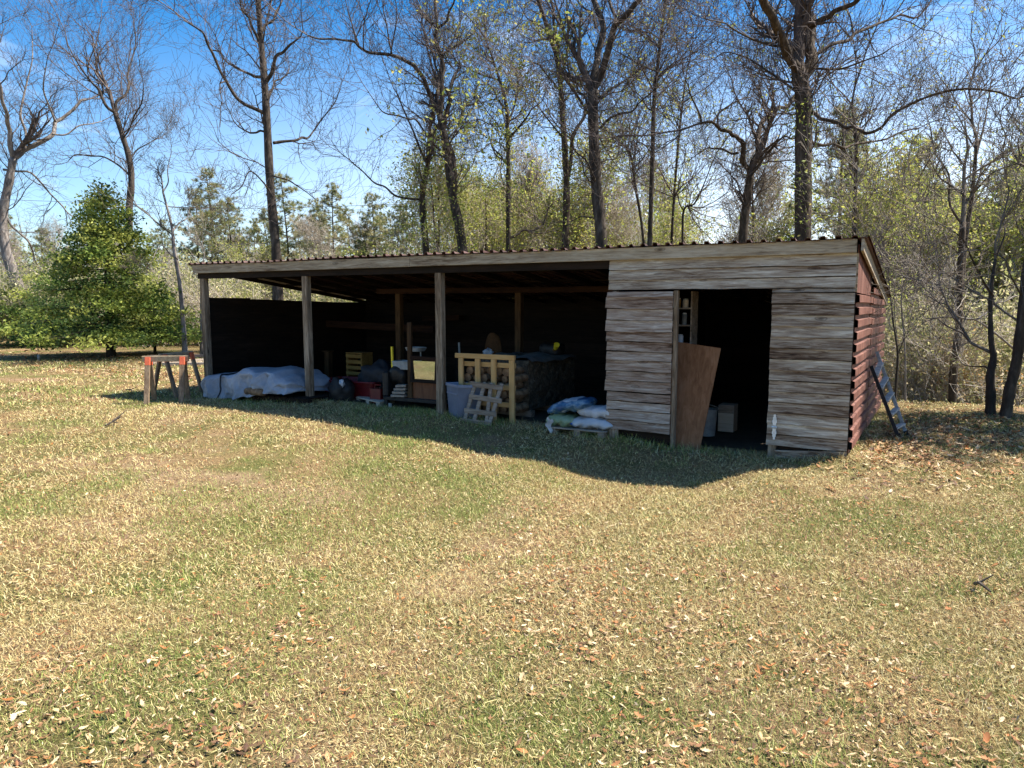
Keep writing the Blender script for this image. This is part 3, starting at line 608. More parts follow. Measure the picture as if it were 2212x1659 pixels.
# shelf board on the rear wall
p = planeY(1000*.7373+40, (750+545/3.0167)*.7373, 4.55); a = planeY((900+1040/3.0167)*.7373, (750+555/3.0167)*.7373, 4.5); b_ = planeY((900+1365/3.0167)*.7373, (750+545/3.0167)*.7373, 4.5)
MB().bar(a, b_, .22, .12).build('wall_shelf', M['inner_beam'], shed, bevel=.004)
# blue-grey bin
t = thing('plastic_bin', (-5.43, .16, gz(-5.43, .16)), 'blue-grey rectangular plastic bin leaning by the third front post', 'bin')
T_ = np.array([(-5.76, .06, .545), (-5.43, -.10, .535), (-5.10, .20, .525), (-5.42, .40, .54)]); B_ = np.array([(-5.71, .06, .02), (-5.465, -.07, .005), (-5.25, .14, .01), (-5.46, .30, .01)])
cT = T_.mean(0); Ti = cT+(T_-cT)*.94; Ti[:, 2] = T_[:, 2]; Bi = B_.mean(0)+(B_-B_.mean(0))*.93; Bi[:, 2] += .02
mb = MB(); R_ = [B_, T_, Ti, Bi]
for lv in range(3):
    for j in range(4): mb.quad(R_[lv][j], R_[lv][(j+1) % 4], R_[lv+1][(j+1) % 4], R_[lv+1][j])
mb.quad(*B_[::-1]); mb.quad(*Bi); mb.build('bin_body', M['bin'], t)
mb = MB()
for j in range(4):
    a, b_ = T_[j], T_[(j+1) % 4]; mb.bar(a-(0, 0, .02), b_-(0, 0, .02), .03, .045)
mb.build('rim', M['bin_dark'], t, bevel=.004)
mb = MB(); 
for k in (.72,): 
    a = B_[0]+(T_[0]-B_[0])*k; b_ = B_[1]+(T_[1]-B_[1])*k; mb.bar(a+(b_-a)*.04+(-.004, -.008, 0), a+(b_-a)*.96+(-.004, -.008, 0), .012, .02)
mb.build('moulded_band', M['bin_dark'], t)
# new pine frame against the stack
t = thing('pine_crate', (-5.13, .2, gz(-5.1, .2)), 'new pale pine frame with four uprights under one top rail', 'crate')
MB().bar((-5.68, .20, .965), (-4.60, .20, .965), .04, .075).build('top_rail', M['pine_x'], t, bevel=.004)
for x, w in ((-5.575, .085), (-5.265, .085), (-4.975, .085), (-4.655, .09)): MB().bar((x+.01, .20, -.04), (x, .20, .926), w, .04, up=(0, 1, 0)).build('upright', M['pine'], t, bevel=.004)
for z in (.84, .50, .24): MB().bar((-5.62, .242, z), (-4.61, .242, z), .022, .075).build('back_slat', M['pine_x'], t, bevel=.003)
# firewood behind it
k = 0
rl = random.Random(21)
for row in range(6):
    for c_ in range(6):
        x = -5.52+.165*c_+rl.uniform(-.02, .02)+(.07 if row % 2 else 0); z = .16+.115*row; r_ = rl.uniform(.055, .072)
        if x > -4.70: continue
        mb = MB(); n_ = 7; a0 = rl.uniform(0, 6); y0 = .27+rl.uniform(0, .06)
        mb.tube([(x, y0, z), (x+rl.uniform(-.02, .02), y0+.22, z+rl.uniform(-.01, .01)), (x, y0+.42, z)], [r_, r_*1.06, r_], n_)
        tag(mb.build('firewood_log', M['bark_log'], None, origin=(x, y0+.2, z)), 'split firewood log in the stack seen through the pine frame', 'log', 'split firewood logs behind the pine frame')
mb = MB()
def stack_fn(u, v):
    P = [(-5.6, .10), (-4.66, .10), (-4.64, .50), (-4.68, .88), (-5.6, .90)]; q = u*4; i_ = min(3, int(q)); f_ = q-i_
    x = P[i_][0]+(P[i_+1][0]-P[i_][0])*f_; z = P[i_][1]+(P[i_+1][1]-P[i_][1])*f_; y = .72+1.65*v
    n1 = (float(fbm(np.array(y*9.), np.array(z*9+x*7.), 5))-.5)*.10
    return (x+n1, y, z+n1*.5)
mb.grid(stack_fn, 40, 50); b = len(mb.v)
for vv in (0, 1): 
    r_ = [stack_fn(q/40, vv) for q in range(41)]; b = len(mb.v); mb.v += r_; mb.f.append(tuple(range(b, b+41))); mb.c.append(None)
t = thing('dark_stack', (-5.1, 1.5, gz(-5.1, 1.5)), 'long dark mottled stack on a pallet running back into the third bay', 'stack')
mb.build('stack_body', M['dark_stack'], t)
for y in (.75, 1.5, 2.2): MB().box(-5.58, -4.62, y, y+.12, -.02, .095).build('pallet_runner', M['pallet'], t)
mb = MB(); mb.grid(lambda u, v: (-5.62+1.02*u, .72+1.6*v, .915+.02*math.sin(u*9+v*4)+.012*math.sin(v*17)-.05*max(0, u-.93)/.07), 24, 24)
mb.grid(lambda u, v: (-5.62+1.02*u, .72+1.6*v, .909+.02*math.sin(u*9+v*4)+.012*math.sin(v*17)-.05*max(0, u-.93)/.07), 24, 24)
tag(mb.build('grey_sheet', M['grey_sheet'], None, origin=(-5.1, 1.5, .9), smooth=True), 'dusty grey sheet spread over the top of the dark stack', 'sheet')
mb = MB(); blob(mb, (-5.92, 1.55, .93), (.09, .07, .06), 9, 22, .9, .35); tag(mb.build('crumpled_rag', M['bag_bluewhite'], None, origin=(-5.9, 1.55, .9), smooth=True), 'crumpled pale blue rag above the pine frame top rail', 'rag')
t = thing('workbench', (-6.0, 1.75, gz(-6, 1.75)), 'dark low workbench behind the pine frame', 'bench')
MB().box(-6.55, -5.66, 1.4, 2.1, .82, .86).build('bench_top', M['dark_wood'], t)
for x in (-6.5, -5.72):
    for y in (1.44, 2.05): MB().box(x-.03, x+.03, y-.03, y+.03, 0, .819).build('leg', M['dark_wood'], t)
t = thing('chair', (-6.35, 2.35, gz(-6.4, 2.3)), 'brown upholstered chair with a rounded back behind the workbench', 'chair')
def back_fn(u, v):
    a = (u-.5)*2; w = .20*(1-.18*v**3); return (-6.36+a*w*math.sqrt(max(0, 1-.55*max(0, v-.55)**2*4)), 2.38+.05*(a*a), .52+.72*v-.06*a*a*v)
mb = MB(); mb.grid(back_fn, 14, 14); q = mb.build('backrest', M['chair'], t, smooth=True); sm = q.modifiers.new('thick', 'SOLIDIFY'); sm.thickness = .06
MB().box(-6.58, -6.14, 2.44, 2.85, .43, .51).build('seat', M['chair'], t, bevel=.03)
for dx in (-.18, .18):
    for y in (2.48, 2.8): MB().tube([(-6.36+dx, y, 0), (-6.36+dx*.9, y, .43)], .018, 6).build('leg', M['black'], t)
tag(MB().bar((-6.49, 1.5, .86), (-6.50, 1.5, 1.09), .028, .02, up=(0, 1, 0)).build('stake', M['white_paint'], None, origin=(-6.49, 1.5, .86)), 'thin pale stake standing on the workbench by the brown chair', 'stake')
mb = MB(); blob(mb, (-4.92, 2.05, 1.0), (.22, .17, .10), 4, 22, .6, .12); tag(mb.build('tool_bag', M['black'], None, origin=(-4.9, 2.05, .92), smooth=True), 'black tool bag on the grey sheet at the far end of the dark stack', 'bag')
t = thing('yellow_torch', (-4.74, 1.82, .93), 'small bright yellow torch lying on the dark stack', 'torch')
MB().tube([(-4.76, 1.85, 1.02), (-4.70, 1.78, 1.09)], [.035, .05], 8).build('torch_head', M['yellow'], t); MB().tube([(-4.88, 1.95, .965), (-4.76, 1.85, 1.02)], .028, 8).build('torch_body', M['yellow_wood'], t)
# small weathered pallet leaning on the pine frame
t = thing('weathered_pallet', (-4.98, -.1, gz(-5, -.1)), 'small grey weathered pallet leaning on the pine frame', 'pallet')
def lp(x, s_): return np.array((x, -.13+.22*s_, gz(-5, -.1)+.0+.60*s_))      # lean line
for z_, a, b_ in ((.93, -5.30, -4.72), (.62, -5.28, -4.70), (.30, -5.32, -4.75), (.05, -5.34, -4.80)):
    MB().bar(lp(a, z_)+(0, -.03, .015*(1 if z_ > .5 else -.02)), lp(b_, z_)+(0, -.03, -.02), .02, .075).build('rail', M['pallet'], t, bevel=.004)
for a, b_ in ((-5.23, -5.30), (-5.06, -5.13), (-4.95, -4.90), (-4.76, -4.85)):
    MB().bar(lp(b_, .0), lp(a, 1.0), .06, .03, up=(0, 1, 0)).build('slat', M['pallet'], t, bevel=.004)

# sacks on a pallet by the boarded room
t = thing('sack_pallet', (-3.4, .2, gz(-3.4, .2)), 'small wooden pallet carrying feed sacks at the left of the boarded room', 'pallet')
for k in range(5): MB().box(-3.84, -2.99, -.14+.15*k, -.02+.15*k, .018, .038).build('deck_board', M['pallet'], t, bevel=.003)
for x in (-3.80, -3.42, -3.06): MB().box(x-.045, x+.045, -.13, .58, -.08, .017).build('runner', M['pallet'], t, bevel=.003)
def bag(mb, c, hx, hy, hz, tilt=0, yaw=0, seed=0, n=44, sag=0):
    def fn(u, v):
        a = u*2*math.pi; w = (v-.5)*2; sg = lambda q, e: math.copysign(abs(q)**e, q)
        pr = (1-abs(w)**3.2)**.45; y = sg(math.cos(a), .75)*hy*(.72+.28*pr); z = sg(math.sin(a), .85)*hz*pr+.004*math.sin(a)
        x = w*hx; k = math.sin(9*x/hx+3*a+seed)*.05+math.sin(15*w+seed*2-2*a)*.03+math.sin(5*a+seed)*.03
        cr = abs(((x*14+a*1.9+seed) % 2)-1)-.5; z += hz*(k*1.5+cr*.14)*pr+.10*hz*math.sin(w*4+seed); y += hy*(k*.5+cr*.03); z -= sag*max(0, -w-.3)**2
        ct, st = math.cos(tilt), math.sin(tilt); cy, sy = math.cos(yaw), math.sin(yaw); x, z = x*ct-z*st, x*st+z*ct; x, y = x*cy-y*sy, x*sy+y*cy
        return (c[0]+x, c[1]+y, c[2]+z)
    mb.grid(fn, 30, n, True); return fn
def sack(c, h, mat, label, tilt=0, yaw=0, seed=0, sag=0):
    t = thing('sack', (c[0], c[1], c[2]-h[2]), label, 'sack', None); mb = MB(); fn = bag(mb, c, *h, tilt, yaw, seed, sag=sag); mb.build('sack_body', M[mat], t, smooth=True); return t, fn
def patch(t, fn, u0, u1, v0, v1, name, mat, off=(0, -.004, .001)):
    mb = MB(); mb.grid(lambda a, b: np.array(fn(u0+(u1-u0)*a, v0+(v1-v0)*b))+np.array(off), 10, 12); mb.build(name, M[mat], t, smooth=True)
t, fn = sack((-3.25, .13, .115), (.34, .24, .085), 'bag_bluewhite', 'pale sack with dark printed bars and a blue end, lowest on the pallet at right', seed=1)
patch(t, fn, .62, .70, .52, .60, 'printed_bar', 'ink'); patch(t, fn, .60, .68, .66, .84, 'printed_bar', 'ink'); patch(t, fn, .48, .84, .03, .14, 'blue_end', 'blue_ink', (-.003, -.004, .002))
t, fn = sack((-3.72, .12, .125), (.22, .26, .09), 'bag_green', 'green sack with a white torn end hanging over the pallet edge', seed=3, yaw=.1)
mb = MB(); mb.grid(lambda u, v: (-3.88+.085*u+.02*math.sin(v*9), -.150-.012*math.sin(v*5+u*3), .16-.19*v+.02*math.sin(u*6)), 8, 14); mb.grid(lambda u, v: (-3.88+.085*u+.02*math.sin(v*9), -.147-.012*math.sin(v*5+u*3), .16-.19*v+.02*math.sin(u*6)), 8, 14); mb.build('torn_end', M['bag_white'], t, smooth=True)
t, fn = sack((-3.22, .14, .272), (.27, .21, .08), 'bag_white', 'plain white sack lying on the printed pale sack', seed=5)
t, fn = sack((-3.60, .10, .335), (.33, .24, .085), 'bag_blue', 'blue printed sack, topmost on the pallet, its end tipped down', tilt=.22, yaw=.06, seed=2, sag=.03)
patch(t, fn, .56, .94, .02, .12, 'white_end', 'bag_white', (-.002, -.004, -.002)); patch(t, fn, .60, .82, .34, .50, 'pale_print', 'bag_bluewhite', (0, -.004, .003)); patch(t, fn, .16, .40, .30, .74, 'pale_print', 'bag_bluewhite', (0, 0, .004))
# plywood sheet in the doorway
BR = planeY(768/2.2116*.7373+1253.4, (650+1512/2.2116)*.7373, .09); TR = planeY((1700+912/2.2116)*.7373, (650+820/2.2116)*.7373, .42); up_ = TR-BR; lf = np.array((-.62, .0, .075)); nn = np.cross(lf, up_); nn /= np.linalg.norm(nn)
t = MB(); cc = (BR+TR+lf)/2; t.obox(cc, lf/2, nn*.009, up_/2)
tag(t.build('plywood_sheet', M['ply'], None, origin=BR), 'tall reddish brown plywood sheet leaning in the open doorway', 'plywood', None)
# shelf with jars just inside the doorway, bucket on the floor
t = thing('shelf_unit', (-2.62, .62, gz(-2.6, .6)), 'narrow wooden shelf unit just inside the doorway', 'shelf')
for z in (1.22, 1.47, 1.70): MB().box(-2.86, -2.05, .50, .78, z, z+.02).build('shelf_board', M['pallet'], t)
for x in (-2.88, -2.05): MB().box(x, x+.02, .50, .78, -.08, 1.94).build('side_panel', M['pallet'], t)
kk = 0
for (x, z, w, h, m_, lb) in ((-2.33, 1.72, .035, .17, 'bag_white', 'white jar'), (-2.24, 1.72, .035, .13, 'yellow_wood', 'yellow tin'), (-2.14, 1.72, .04, .12, 'pale_ply', 'tan tin'), (-2.36, 1.49, .04, .14, 'pale_ply', 'pale tin'), (-2.26, 1.49, .03, .11, 'bag_white', 'small white jar'), (-2.15, 1.49, .035, .16, 'grey_sheet', 'grey tin'), (-2.31, 1.24, .04, .15, 'grey_sheet', 'dark tin'), (-2.2, 1.24, .04, .12, 'bag_white', 'squat white jar')):
    pos = {1.72: 'top shelf', 1.49: 'middle shelf', 1.24: 'lowest shelf'}[z]
    j = thing('storage_jar', (x, .60, z), f'{lb} on the {pos} inside the doorway', 'jar')
    MB().tube([(x, .56, z), (x, .56, z+h*.82), (x, .56, z+h*.88)], [w, w, w*.8], 12).build('jar_body', M[m_], j); MB().tube([(x, .56, z+h*.882), (x, .56, z+h)], w*.85, 12).build('lid', M['alu'], j)
t = thing('bucket', (-1.93, 1.0, gz(-1.9, 1)), 'white plastic bucket on the floor behind the plywood sheet', 'bucket')
mb = MB(); tapered(mb, [(-1.93+.15*math.cos(a), 1.0+.15*math.sin(a)) for a in np.linspace(0, 2*math.pi, 20, endpoint=False)], -.08, .30, .85); mb.build('bucket_body', M['white_paint'], t)
MB().tube([(-1.93+.155*math.cos(a), 1.0+.05, .29+.06*math.sin(a)) for a in np.linspace(math.pi, 0, 12)], .006, 5).build('bail', M['alu'], t)
t = thing('cardboard_box', (-1.72, 1.35, gz(-1.7, 1.3)), 'tan cardboard box beside the white bucket in the dark room', 'box')
MB().box(-1.84, -1.62, 1.3, 1.55, -.06, .33).build('box_body', M['pale_ply'], t); MB().box(-1.84, -1.62, 1.295, 1.299, .21, .33).build('flap', M['pallet'], t)
# aluminium ladder against the red wall
t = thing('ladder', (.3, 2.0, gz(.4, 2)), 'short weathered aluminium ladder leaning on the red ribbed side wall', 'ladder')
rails = []
for (f, tp) in (((.47, 1.62), (.075, 1.86, .93)), ((.56, 1.86), (.10, 2.40, 1.10))):
    a = np.array((*f, gz(*f)-.01)); b_ = np.array(tp); rails.append((a, b_)); MB().bar(a, b_, .022, .045, up=(1, 0, .4)).build('rail', M['black'] if f[1] < 1.7 else M['alu'], t, bevel=.003)
    MB().bar(a-(b_-a)*.0, a+(b_-a)*.06, .03, .075, up=(1, 0, .4)).build('rubber_foot', M['black'], t)
for k in range(5):
    q = .14+.18*k; a = rails[0][0]+(rails[0][1]-rails[0][0])*q; b_ = rails[1][0]+(rails[1][1]-rails[1][0])*q; MB().bar(a, b_, .075, .03).build('rung', M['alu'], t, bevel=.002)
# small things on the grass
p = at(84, 779, ground_t(84, 779)); mb = MB(); mb.tube([p, p+(0, 0, .19)], .04, 10); tag(mb.build('pipe_stub', M['white_paint'], None, origin=p, smooth=True), 'short white pipe stub standing in the lawn before the dark tree shade', 'pipe')
for k, (u0, v0, u1, v1, z) in enumerate(((318, 779, 446, 776, .12), (330, 787, 452, 781, .05), (352, 790, 470, 789, .05))):
    a = at(u0, v0, ground_t(u0, v0)); b_ = at(u1, v1, ground_t(u1, v1)); a[2] = gz(a[0], a[1])+z; b_[2] = gz(b_[0], b_[1])+z
    mb = MB(); mb.bar(a, b_, .12, .09); tag(mb.build('fallen_board', M['pale_ply'] if k else M['pallet'], None, origin=a), ['grey board on top of the low timber pile behind the sawhorses', 'pale board under the grey one in the low timber pile', 'pale board lying nearest the corner post behind the sawhorses'][k], 'board')
sticks = [((243, 915), (262, 900)), ((228, 924), (256, 918)), ((272, 845), (284, 850)), ((2105, 1270), (2140, 1288))]
for k, ((u0, v0), (u1, v1)) in enumerate(sticks):
    a = at(u0, v0, ground_t(u0, v0)); b_ = at(u1, v1, ground_t(u1, v1)); r_ = random.Random(k); a[2] = gz(a[0], a[1])+.03; b_[2] = gz(b_[0], b_[1])+.03
    mid = (a+b_)/2+np.array((r_.uniform(-.04, .04), r_.uniform(-.04, .04), .03)); mb = MB(); mb.tube([a, mid, b_], [.013, .012, .006], 5); mb.tube([mid, mid+(b_-a)*.3+(0.05, .05, .06)], [.008, .004], 4)
    tag(mb.build('fallen_stick', M['bark'], None, origin=a), 'thin dark fallen stick lying on the lawn', 'stick', 'fallen sticks on the lawn')

# ------------------------------------------------------------------ trees
def grow(segs, p, d, L_, r, lvl, rg, up=.10, wob=.18, tips=None):
    n = (7 if lvl > 2 else 6) if lvl > 1 else (5 if lvl == 1 else 3); st = L_/n; p = Vector(p); d = Vector(d).normalized(); r0 = r
    for k in range(n):
        d = (d+Vector((rg.gauss(0, wob), rg.gauss(0, wob), rg.gauss(0, wob)+up))).normalized(); q = p+d*st
        r1 = r0*(1-.72*(k+1)/n); segs.append((*p, *q, r, r1)); p, r = q, r1
        if lvl > 0:
            for _ in range(1 if (k == 0 or lvl > 1) else rg.choice((1, 1, 2))):
                ax = d.orthogonal().normalized(); ax.rotate(Matrix.Rotation(rg.uniform(0, 6.283), 3, d)); c = d.copy(); c.rotate(Matrix.Rotation(rg.uniform(.45, 1.05), 3, ax))
                grow(segs, p, c, L_*rg.uniform(.38, .66), max(r*.72, .0035), lvl-1, rg, up, wob, tips)
    if tips is not None and lvl == 0: tips.append(tuple(p))
def seg_mesh(name, mat, segs, parent, rmin=.0045):
    A = np.array(segs); p, q, r0, r1 = A[:, :3], A[:, 3:6], np.maximum(A[:, 6], rmin), np.maximum(A[:, 7], rmin*.8); d = q-p; d /= np.linalg.norm(d, axis=1)[:, None]+1e-9
    h = np.where(np.abs(d[:, 2:3]) < .9, np.array([[0, 0, 1.]]), np.array([[1., 0, 0]])); a = np.cross(d, h); a /= np.linalg.norm(a, axis=1)[:, None]; b = np.cross(d, a)
    V = []; 
    for P, r in ((p, r0), (q, r1)):
        for k in range(3): t_ = 2*math.pi*k/3; V.append(P+(a*math.cos(t_)+b*math.sin(t_))*r[:, None])
    V = np.stack(V, 1).reshape(-1, 3); i = np.arange(len(A))[:, None]*6
    Fc = np.concatenate([i+np.array([[k, (k+1) % 3, 3+(k+1) % 3, 3+k]]) for k in range(3)], 0)
    return tri_mesh(name, mat, V, Fc, None, parent)
def leaf_mesh(name, centers, size, palette, parent, seed=0, mat='leaf', per=1, spread=0., flat=0., long=1.5, clump=False):
    rs = np.random.RandomState(seed); c = np.repeat(np.array(centers, float), per, 0); n = len(c)
    if spread: c = c+rs.normal(0, 1, (n, 3))*np.array(spread)
    a = rs.normal(0, 1, (n, 3)); a[:, 2] *= (1-flat); a /= np.linalg.norm(a, axis=1)[:, None]; b = np.cross(a, rs.normal(0, 1, (n, 3))*np.array([1-flat*.6, 1-flat*.6, 1])); b /= np.linalg.norm(b, axis=1)[:, None]
    s_ = rs.uniform(size[0], size[1], (n, 1)); V = np.stack([c-a*s_*long*.5, c+b*s_*.36-a*s_*.06, c+a*s_*long*.5, c-b*s_*.36-a*s_*.06], 1).reshape(-1, 3)
    pal = np.array(palette); col = pal[rs.randint(0, len(pal), n)]*rs.uniform(.75, 1.25, (n, 1))
    if clump: m_ = n//per; col = np.repeat(pal[rs.randint(0, len(pal), m_)]*rs.uniform(.7, 1.25, (m_, 1)), per, 0)*rs.uniform(.7, 1.3, (n, 1))
    i = np.arange(n)[:, None]*4+np.arange(4)[None]; return tri_mesh(name, M[mat], V, i, col, parent)
def smooth_line(P, n, jit=0, rg=None):
    P = [np.array(p, float) for p in P]
    if jit:
        Q = [P[0]]
        for a, b in zip(P, P[1:]):
            l_ = np.linalg.norm(b-a); m_ = (a+b)/2+np.array([rg.gauss(0, jit*l_) for _ in range(3)]); Q += [m_, b]
        P = Q
    P = [2*P[0]-P[1]]+P+[2*P[-1]-P[-2]]; o = []
    m_ = len(P)-3
    for k in range(n+1):
        t_ = k/n*m_; i_ = min(int(t_), m_-1); f = t_-i_; a, b, c, d = P[i_:i_+4]
        o.append(.5*((2*b)+(c-a)*f+(2*a-5*b+4*c-d)*f*f+(3*b-a-3*c+d)*f**3))
    return o
GREEN = [(.16, .225, .05), (.27, .33, .065), (.39, .42, .09), (.075, .12, .03), (.47, .48, .13)]
BUD = [(.42, .46, .10), (.32, .38, .08), (.52, .52, .13), (.24, .29, .07), (.50, .43, .14)]
tree_n = [0]
def traced_tree(name, label, t, trunk, w0, w1, limbs, base=True, bark='bark', twig='twig', twigs=1., vine=None, seed=None, lvl=2, ext=3.5, up=.10, buds=None, category='tree'):
    """trunk and limbs follow lines seen in the photograph, placed at distance t and spread in depth; finer branches are grown"""
    tree_n[0] += 1; rg = random.Random(seed if seed is not None else 100+tree_n[0]); k_ = t/F/2
    pts = [at(u, v, t) for u, v in trunk]
    if base:
        p0 = pts[0]; d = pts[0]-pts[1]; zg = gz(p0[0], p0[1]); f = min(1.2, max(0, (p0[2]-zg)/max(.3, abs(d[2])))) if d[2] < 0 else 0
        b_ = p0+d*.0; foot = np.array((p0[0]+d[0]*f*.5, p0[1]+d[1]*f*.5, 0)); foot[2] = gz(foot[0], foot[1])-.15
        if p0[2]-foot[2] > .4: pts = [foot]+pts
        else: pts[0][2] = foot[2]
    root = thing(name, (pts[0][0], pts[0][1], gz(pts[0][0], pts[0][1])), label, category)
    n = max(10, 4*len(pts)); line = smooth_line(pts, n); mb = MB(); segs = []; tips = []
    rr = [max((w0+(w1-w0)*(q/n))*k_*(1+.06*math.sin(q*1.7)+rg.uniform(-.04, .04)), .008) for q in range(n+1)]
    if base: rr[0] *= 1.35; rr[1] *= 1.1
    mb.tube(line, rr, 9)
    def kids(line, rr, r_from=.25):
        m_ = len(line)-1; Ls = [np.linalg.norm(line[q+1]-line[q]) for q in range(m_)]; tot = sum(Ls)
        cnt = int(tot/.44*twigs)
        for _ in range(cnt):
            f = r_from+(1-r_from)*rg.random()**.8; q = min(m_-1, int(f*m_)); p = line[q]; d = Vector(line[q+1]-line[q]).normalized()
            ax = d.orthogonal().normalized(); ax.rotate(Matrix.Rotation(rg.uniform(0, 6.283), 3, d)); c = d.copy(); c.rotate(Matrix.Rotation(rg.uniform(.6, 1.25), 3, ax)); c.z += .15
            big = rg.random() < .38; grow(segs, p, c, rg.uniform(1.6, 3.2 if big else 2.0)*(.55+t/60) if big else rg.uniform(.6, 1.6)*(.7+t/50), min(rr[q]*.6, rg.uniform(.022, .036) if big else rg.uniform(.009, .016)), lvl if big else lvl-1, rg, up, .22, tips=tips)
        d = Vector(line[-1]-line[-2]); grow(segs, line[-1], d, ext*rg.uniform(.7, 1.1), max(rr[-1], .012), 3, rg, up, .15, tips=tips)
    kids(line, rr, .45)
    for lb in limbs:
        P, a, b_, dd = lb; m_ = len(P); L3 = [at(u, v, t+dd*(j/(m_-1))**1.3) for j, (u, v) in enumerate(P)]; nn = max(10, 7*m_); ln = smooth_line(L3, nn, .07, rg)
        r2 = [max((a+(b_-a)*(q/nn))*k_*(1+rg.uniform(-.06, .06)), .008) for q in range(nn+1)]; mb.tube(ln, r2, 7); kids(ln, r2, .12)
    mb.build('trunk', M[bark], root, smooth=True)
    seg_mesh('branches', M[twig], segs, root)
    if vine:
        (f0, f1, cnt, sp) = vine; cs = []
        for _ in range(cnt):
            q = rg.uniform(f0, f1)*n; i_ = min(n-1, int(q)); p = line[i_]+(line[i_+1]-line[i_])*(q-i_); a = rg.uniform(0, 6.28); s_ = rr[i_]+abs(rg.gauss(0, sp)); cs.append(p+np.array((math.cos(a)*s_, math.sin(a)*s_, rg.gauss(0, .05))))
        leaf_mesh('vine_leaves', cs, (.035, .075), BUD+GREEN[:3], root, seed=tree_n[0])
    if buds and tips:
        rs = np.random.RandomState(tree_n[0]); T_ = np.array(tips); T_ = T_[rs.choice(len(T_), min(len(T_), buds[0]), replace=False)]
        leaf_mesh('young_leaves', T_, buds[1], BUD, root, seed=tree_n[0], per=buds[2] if len(buds) > 2 else 2, spread=.10)
    return root
def gt(u, v): return ground_t(u, v)
traced_tree('oak_tree', 'big leaning bare oak with a bent pale trunk at the far lawn edge', 33, [(105, 757), (56, 655), (14, 545), (6, 469), (20, 391), (29, 342)], 25, 15,
    [([(29, 342), (54, 323), (112, 293), (120, 264), (160, 235), (186, 215)], 12, 5, 2.0), ([(29, 342), (22, 285), (15, 244), (2, 190), (-8, 120)], 11, 4, -2), ([(112, 290), (170, 272), (220, 262)], 4, 2, 1.5),
     ([(6, 366), (64, 372), (110, 420), (147, 460), (205, 489)], 5, 2, 3.5), ([(8, 440), (60, 520), (75, 560), (88, 606)], 5, 2, 3), ([(54, 323), (44, 250), (60, 170), (70, 90)], 6, 2, 1), ([(120, 264), (95, 200), (100, 140)], 5, 2, -1.5)], bark='bark_pale', twigs=1.1)
traced_tree('bare_tree', 'slender bare tree rising behind the top of the big evergreen, forked high up', 31.5, [(281, 640), (279, 469), (284, 391), (279, 342), (266, 298), (249, 244)], 17, 10,
    [([(249, 244), (220, 210), (200, 180), (181, 156), (147, 98)], 7, 2, -1.5), ([(249, 244), (271, 205), (276, 161), (288, 44)], 7, 2, 1.5), ([(283, 386), (259, 359), (196, 337), (150, 345)], 5, 2, 2), ([(266, 298), (290, 250), (310, 190)], 4, 2, -2), ([(220, 210), (190, 150), (214, 60)], 4, 2, 1), ([(279, 350), (320, 310), (340, 300)], 3, 1.5, 1)], twigs=.9)
traced_tree('pale_sapling', 'thin pale grey forked sapling between the evergreen and the shed corner', 24.5, [(401, 776), (391, 636), (376, 538), (371, 489), (352, 415)], 11, 4,
    [([(373, 500), (390, 480), (408, 458)], 4, 2, 1), ([(385, 560), (350, 530), (330, 560)], 3, 1.5, -1), ([(352, 415), (362, 370), (370, 330)], 3, 1.5, .5)], bark='bark_pale', twig='twig_mid', twigs=.5, ext=1.2)
traced_tree('thin_sapling', 'straight thin pale sapling just outside the left corner of the shed', 26, [(435, 772), (435, 606), (440, 560)], 6, 3, [], bark='bark_pale', twig='twig_pale', twigs=.6, ext=1.5)
traced_tree('bare_tree', 'tall straight bare tree rising over the left bay of the shed, limbs spread wide', 24.5, [(600, 640), (597, 552), (584, 406), (577, 274), (570, 161), (562, 73), (557, -10)], 25, 10,
    [([(576, 247), (528, 225), (489, 176), (460, 117), (440, 73), (406, 49)], 9, 3, -2.5), ([(568, 166), (540, 160), (513, 147), (474, 112), (450, 90)], 7, 2, 2), ([(577, 230), (588, 195), (606, 171), (626, 147)], 6, 2, 2), ([(576, 175), (596, 122), (625, 98), (650, 78)], 9, 3, -1.5),
     ([(590, 309), (640, 303), (665, 298), (694, 259), (733, 196)], 7, 2, 3), ([(560, 92), (545, 60), (538, 39), (518, -5)], 7, 3, -1), ([(564, 70), (590, 45), (606, 10)], 7, 3, 1), ([(574, 285), (555, 286), (540, 287)], 5, 4, .5), ([(586, 420), (540, 370), (500, 420)], 4, 1.5, -2), ([(590, 380), (640, 400), (680, 430)], 4, 1.5, 2)], twigs=1.15)
traced_tree('bare_tree', 'smaller bare tree with a knobbly stub, just left of the twin-trunked tree', 27, [(921, 560), (912, 429), (922, 370), (925, 348)], 16, 11,
    [([(922, 350), (903, 311), (870, 233), (850, 190)], 6, 2, -1.5), ([(912, 431), (853, 422), (809, 395), (765, 355), (735, 330)], 5, 1.5, -2.5), ([(925, 348), (935, 300), (928, 260), (940, 220)], 5, 2, 1.5), ([(916, 400), (940, 360), (965, 340)], 4, 1.5, 2)], twigs=1.1)
